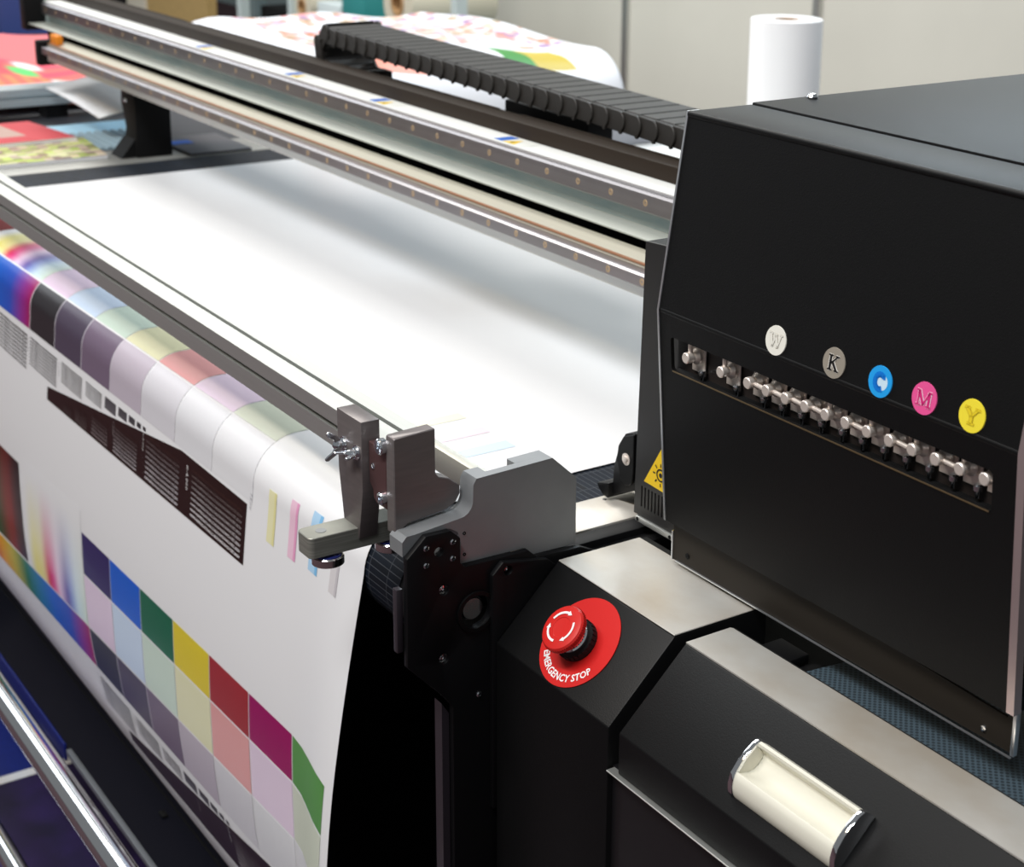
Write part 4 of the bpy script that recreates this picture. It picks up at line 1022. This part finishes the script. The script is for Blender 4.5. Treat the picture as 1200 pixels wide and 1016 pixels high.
# low white counter seen under the chain
lc = thing('white_counter', (-2.1, 1.9, 0), 'low white counter seen below the cable chain beside the carriage', 'table')
b = MB(); b.box(-2.62, -1.7, 1.60, 1.975, .84, .87, bevel=.004); b.build('countertop', mat('white_laminate', rgb(236, 238, 236), 0.4), lc)
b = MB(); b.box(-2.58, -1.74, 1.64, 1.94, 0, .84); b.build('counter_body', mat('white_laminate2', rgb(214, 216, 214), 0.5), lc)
b = MB(); b.box(-2.60, -2.44, 1.73, 1.90, .8705, .92, bevel=.004); tag(b.build('grey_box', mat('grey_case', rgb(150, 152, 160), 0.5)), 'small grey box on the white counter below the chain', 'box')
b = MB(); b.box(-2.58, -2.40, 1.92, 1.97, .8705, .915, bevel=.004); tag(b.build('grey_case', mat('grey_case2', rgb(172, 180, 182), 0.4)), 'flat pale grey case at the back of the white counter', 'case')

# standing paper roll
ra, rd = 3.0, .062
pr_ = thing('paper_roll', (-2.285 - .04, 2.03 + .03, 0), 'thick white paper roll standing upright behind the carriage', 'paper roll')
b = MB(); b.ring((-2.325, 2.06, 0), (0, 0, 1), [(.026, 0), (.0655, 0), (.0665, .002), (.0665, 1.098), (.0655, 1.1), (.026, 1.1)], 56); b.build('paper', mat('roll_paper', rgb(238, 238, 240), 0.6), pr_)
b = MB(); b.ring((-2.325, 2.06, 0), (0, 0, 1), [(.0225, .001), (.0259, .001), (.0259, 1.099), (.0225, 1.099)], 40); tag(b.build('core', mat('cardboard', rgb(178, 140, 96), 0.8), pr_), 'brown cardboard core')

# ------------------------------------------------------------------ far background, left of the wall
sh = thing('storage_rack', (-6.9, 3.35, 0), 'far rack with dark compartments and media rolls', 'shelf')
b = MB(); b.box(-7.55, -5.5, 3.2, 3.7, .40, .44); b.box(-7.55, -6.25, 3.2, 3.7, 1.0, 1.04); b.build('shelf_board', mat('rack_grey', rgb(120, 140, 146), 0.5), sh)
for x in (-7.55, -6.98, -5.52):
    b = MB(); b.box(x, x + .045, 3.2, 3.245, 0, 1.6); b.build('upright', mat('rack_white', rgb(200, 214, 214), 0.5), sh)
b = MB(); b.box(-7.55, -6.25, 3.66, 3.7, .44, 1.0); b.build('back_panel', mat('rack_back', rgb(96, 118, 124), 0.6), sh)
b = MB(); b.box(-7.5, -7.0, 3.3, 3.6, .44, .56); tag(b.build('dark_box', M_dark), 'black box on the far rack', 'box')
def small_roll(x, z, r, L_, label, colr=rgb(214, 208, 188)):
    t = thing('media_roll', (x, 3.25, z - r), label, 'paper roll', 'media rolls on the far rack')
    b = MB(); b.ring((x, 3.22, z), (0, 1, 0), [(r * .42, 0), (r, 0), (r, L_), (r * .42, L_)], 32); b.build('media', mat('rollmedia%d' % int(colr[0] * 99), colr, .6), t)
    b = MB(); b.ring((x, 3.215, z), (0, 1, 0), [(r * .30, 0), (r * .43, 0), (r * .43, L_), (r * .30, L_)], 24); b.build('core', mat('cardboard', rgb(178, 140, 96), 0.8), t)
small_roll(-6.87, .62, .09, .35, 'cream media roll end-on on the far rack, left')
small_roll(-5.98, .72, .12, .4, 'larger cream media roll end-on on the far rack, right')
b = MB(); b.box(-6.72, -6.50, 3.22, 3.5, .44, .66, bevel=.006); tag(b.build('white_carton', mat('pale_carton', rgb(206, 218, 220), .6)), 'pale carton between the media rolls on the far rack', 'box')
b = MB(); b.box(-6.48, -6.28, 3.22, 3.5, .44, .74, bevel=.006); tag(b.build('teal_carton', mat('teal_carton', rgb(40, 130, 130), .5)), 'teal carton on the far rack', 'box')
b = MB(); b.box(-8.62, -7.80, 3.15, 3.20, .0, 1.3); tag(b.build('tan_panel', mat('tan_panel', rgb(178, 150, 96), .8, noise=.06, nscale=40)), 'tan cardboard panel leaning at the far left', 'panel')
b = MB(); b.box(-8.90, -8.63, 3.14, 3.22, .0, 1.3); tag(b.build('pale_panel', mat('pale_panel', rgb(206, 200, 184), .7)), 'pale narrow panel left of the tan one', 'panel')
b = MB(); b.box(-10.9, -8.92, 3.0, 3.4, .0, 1.3); tag(b.build('black_cabinet', M_dark), 'black cabinet at the far left', 'cabinet')
b = MB(); b.box(-7.78, -7.56, 3.3, 3.36, .0, 1.3); tag(b.build('glass_panel', mat('grey_blue_panel', rgb(128, 146, 150), .4)), 'grey-blue panel between rack and tan panel', 'panel')
b = MB(); b.box(-4.72, -4.42, 1.22, 1.45, 0, 1.1, bevel=.01); tag(b.build('blue_bin', mat('blue_bin', rgb(48, 66, 128), .5)), 'dark blue bin at the far left edge', 'bin')
b = MB(); b.box(-5.3, -4.74, 1.2, 1.6, 0, 1.05, bevel=.01); tag(b.build('olive_case', mat('olive_case', rgb(96, 96, 40), .5)), 'olive case beside the blue bin', 'case')
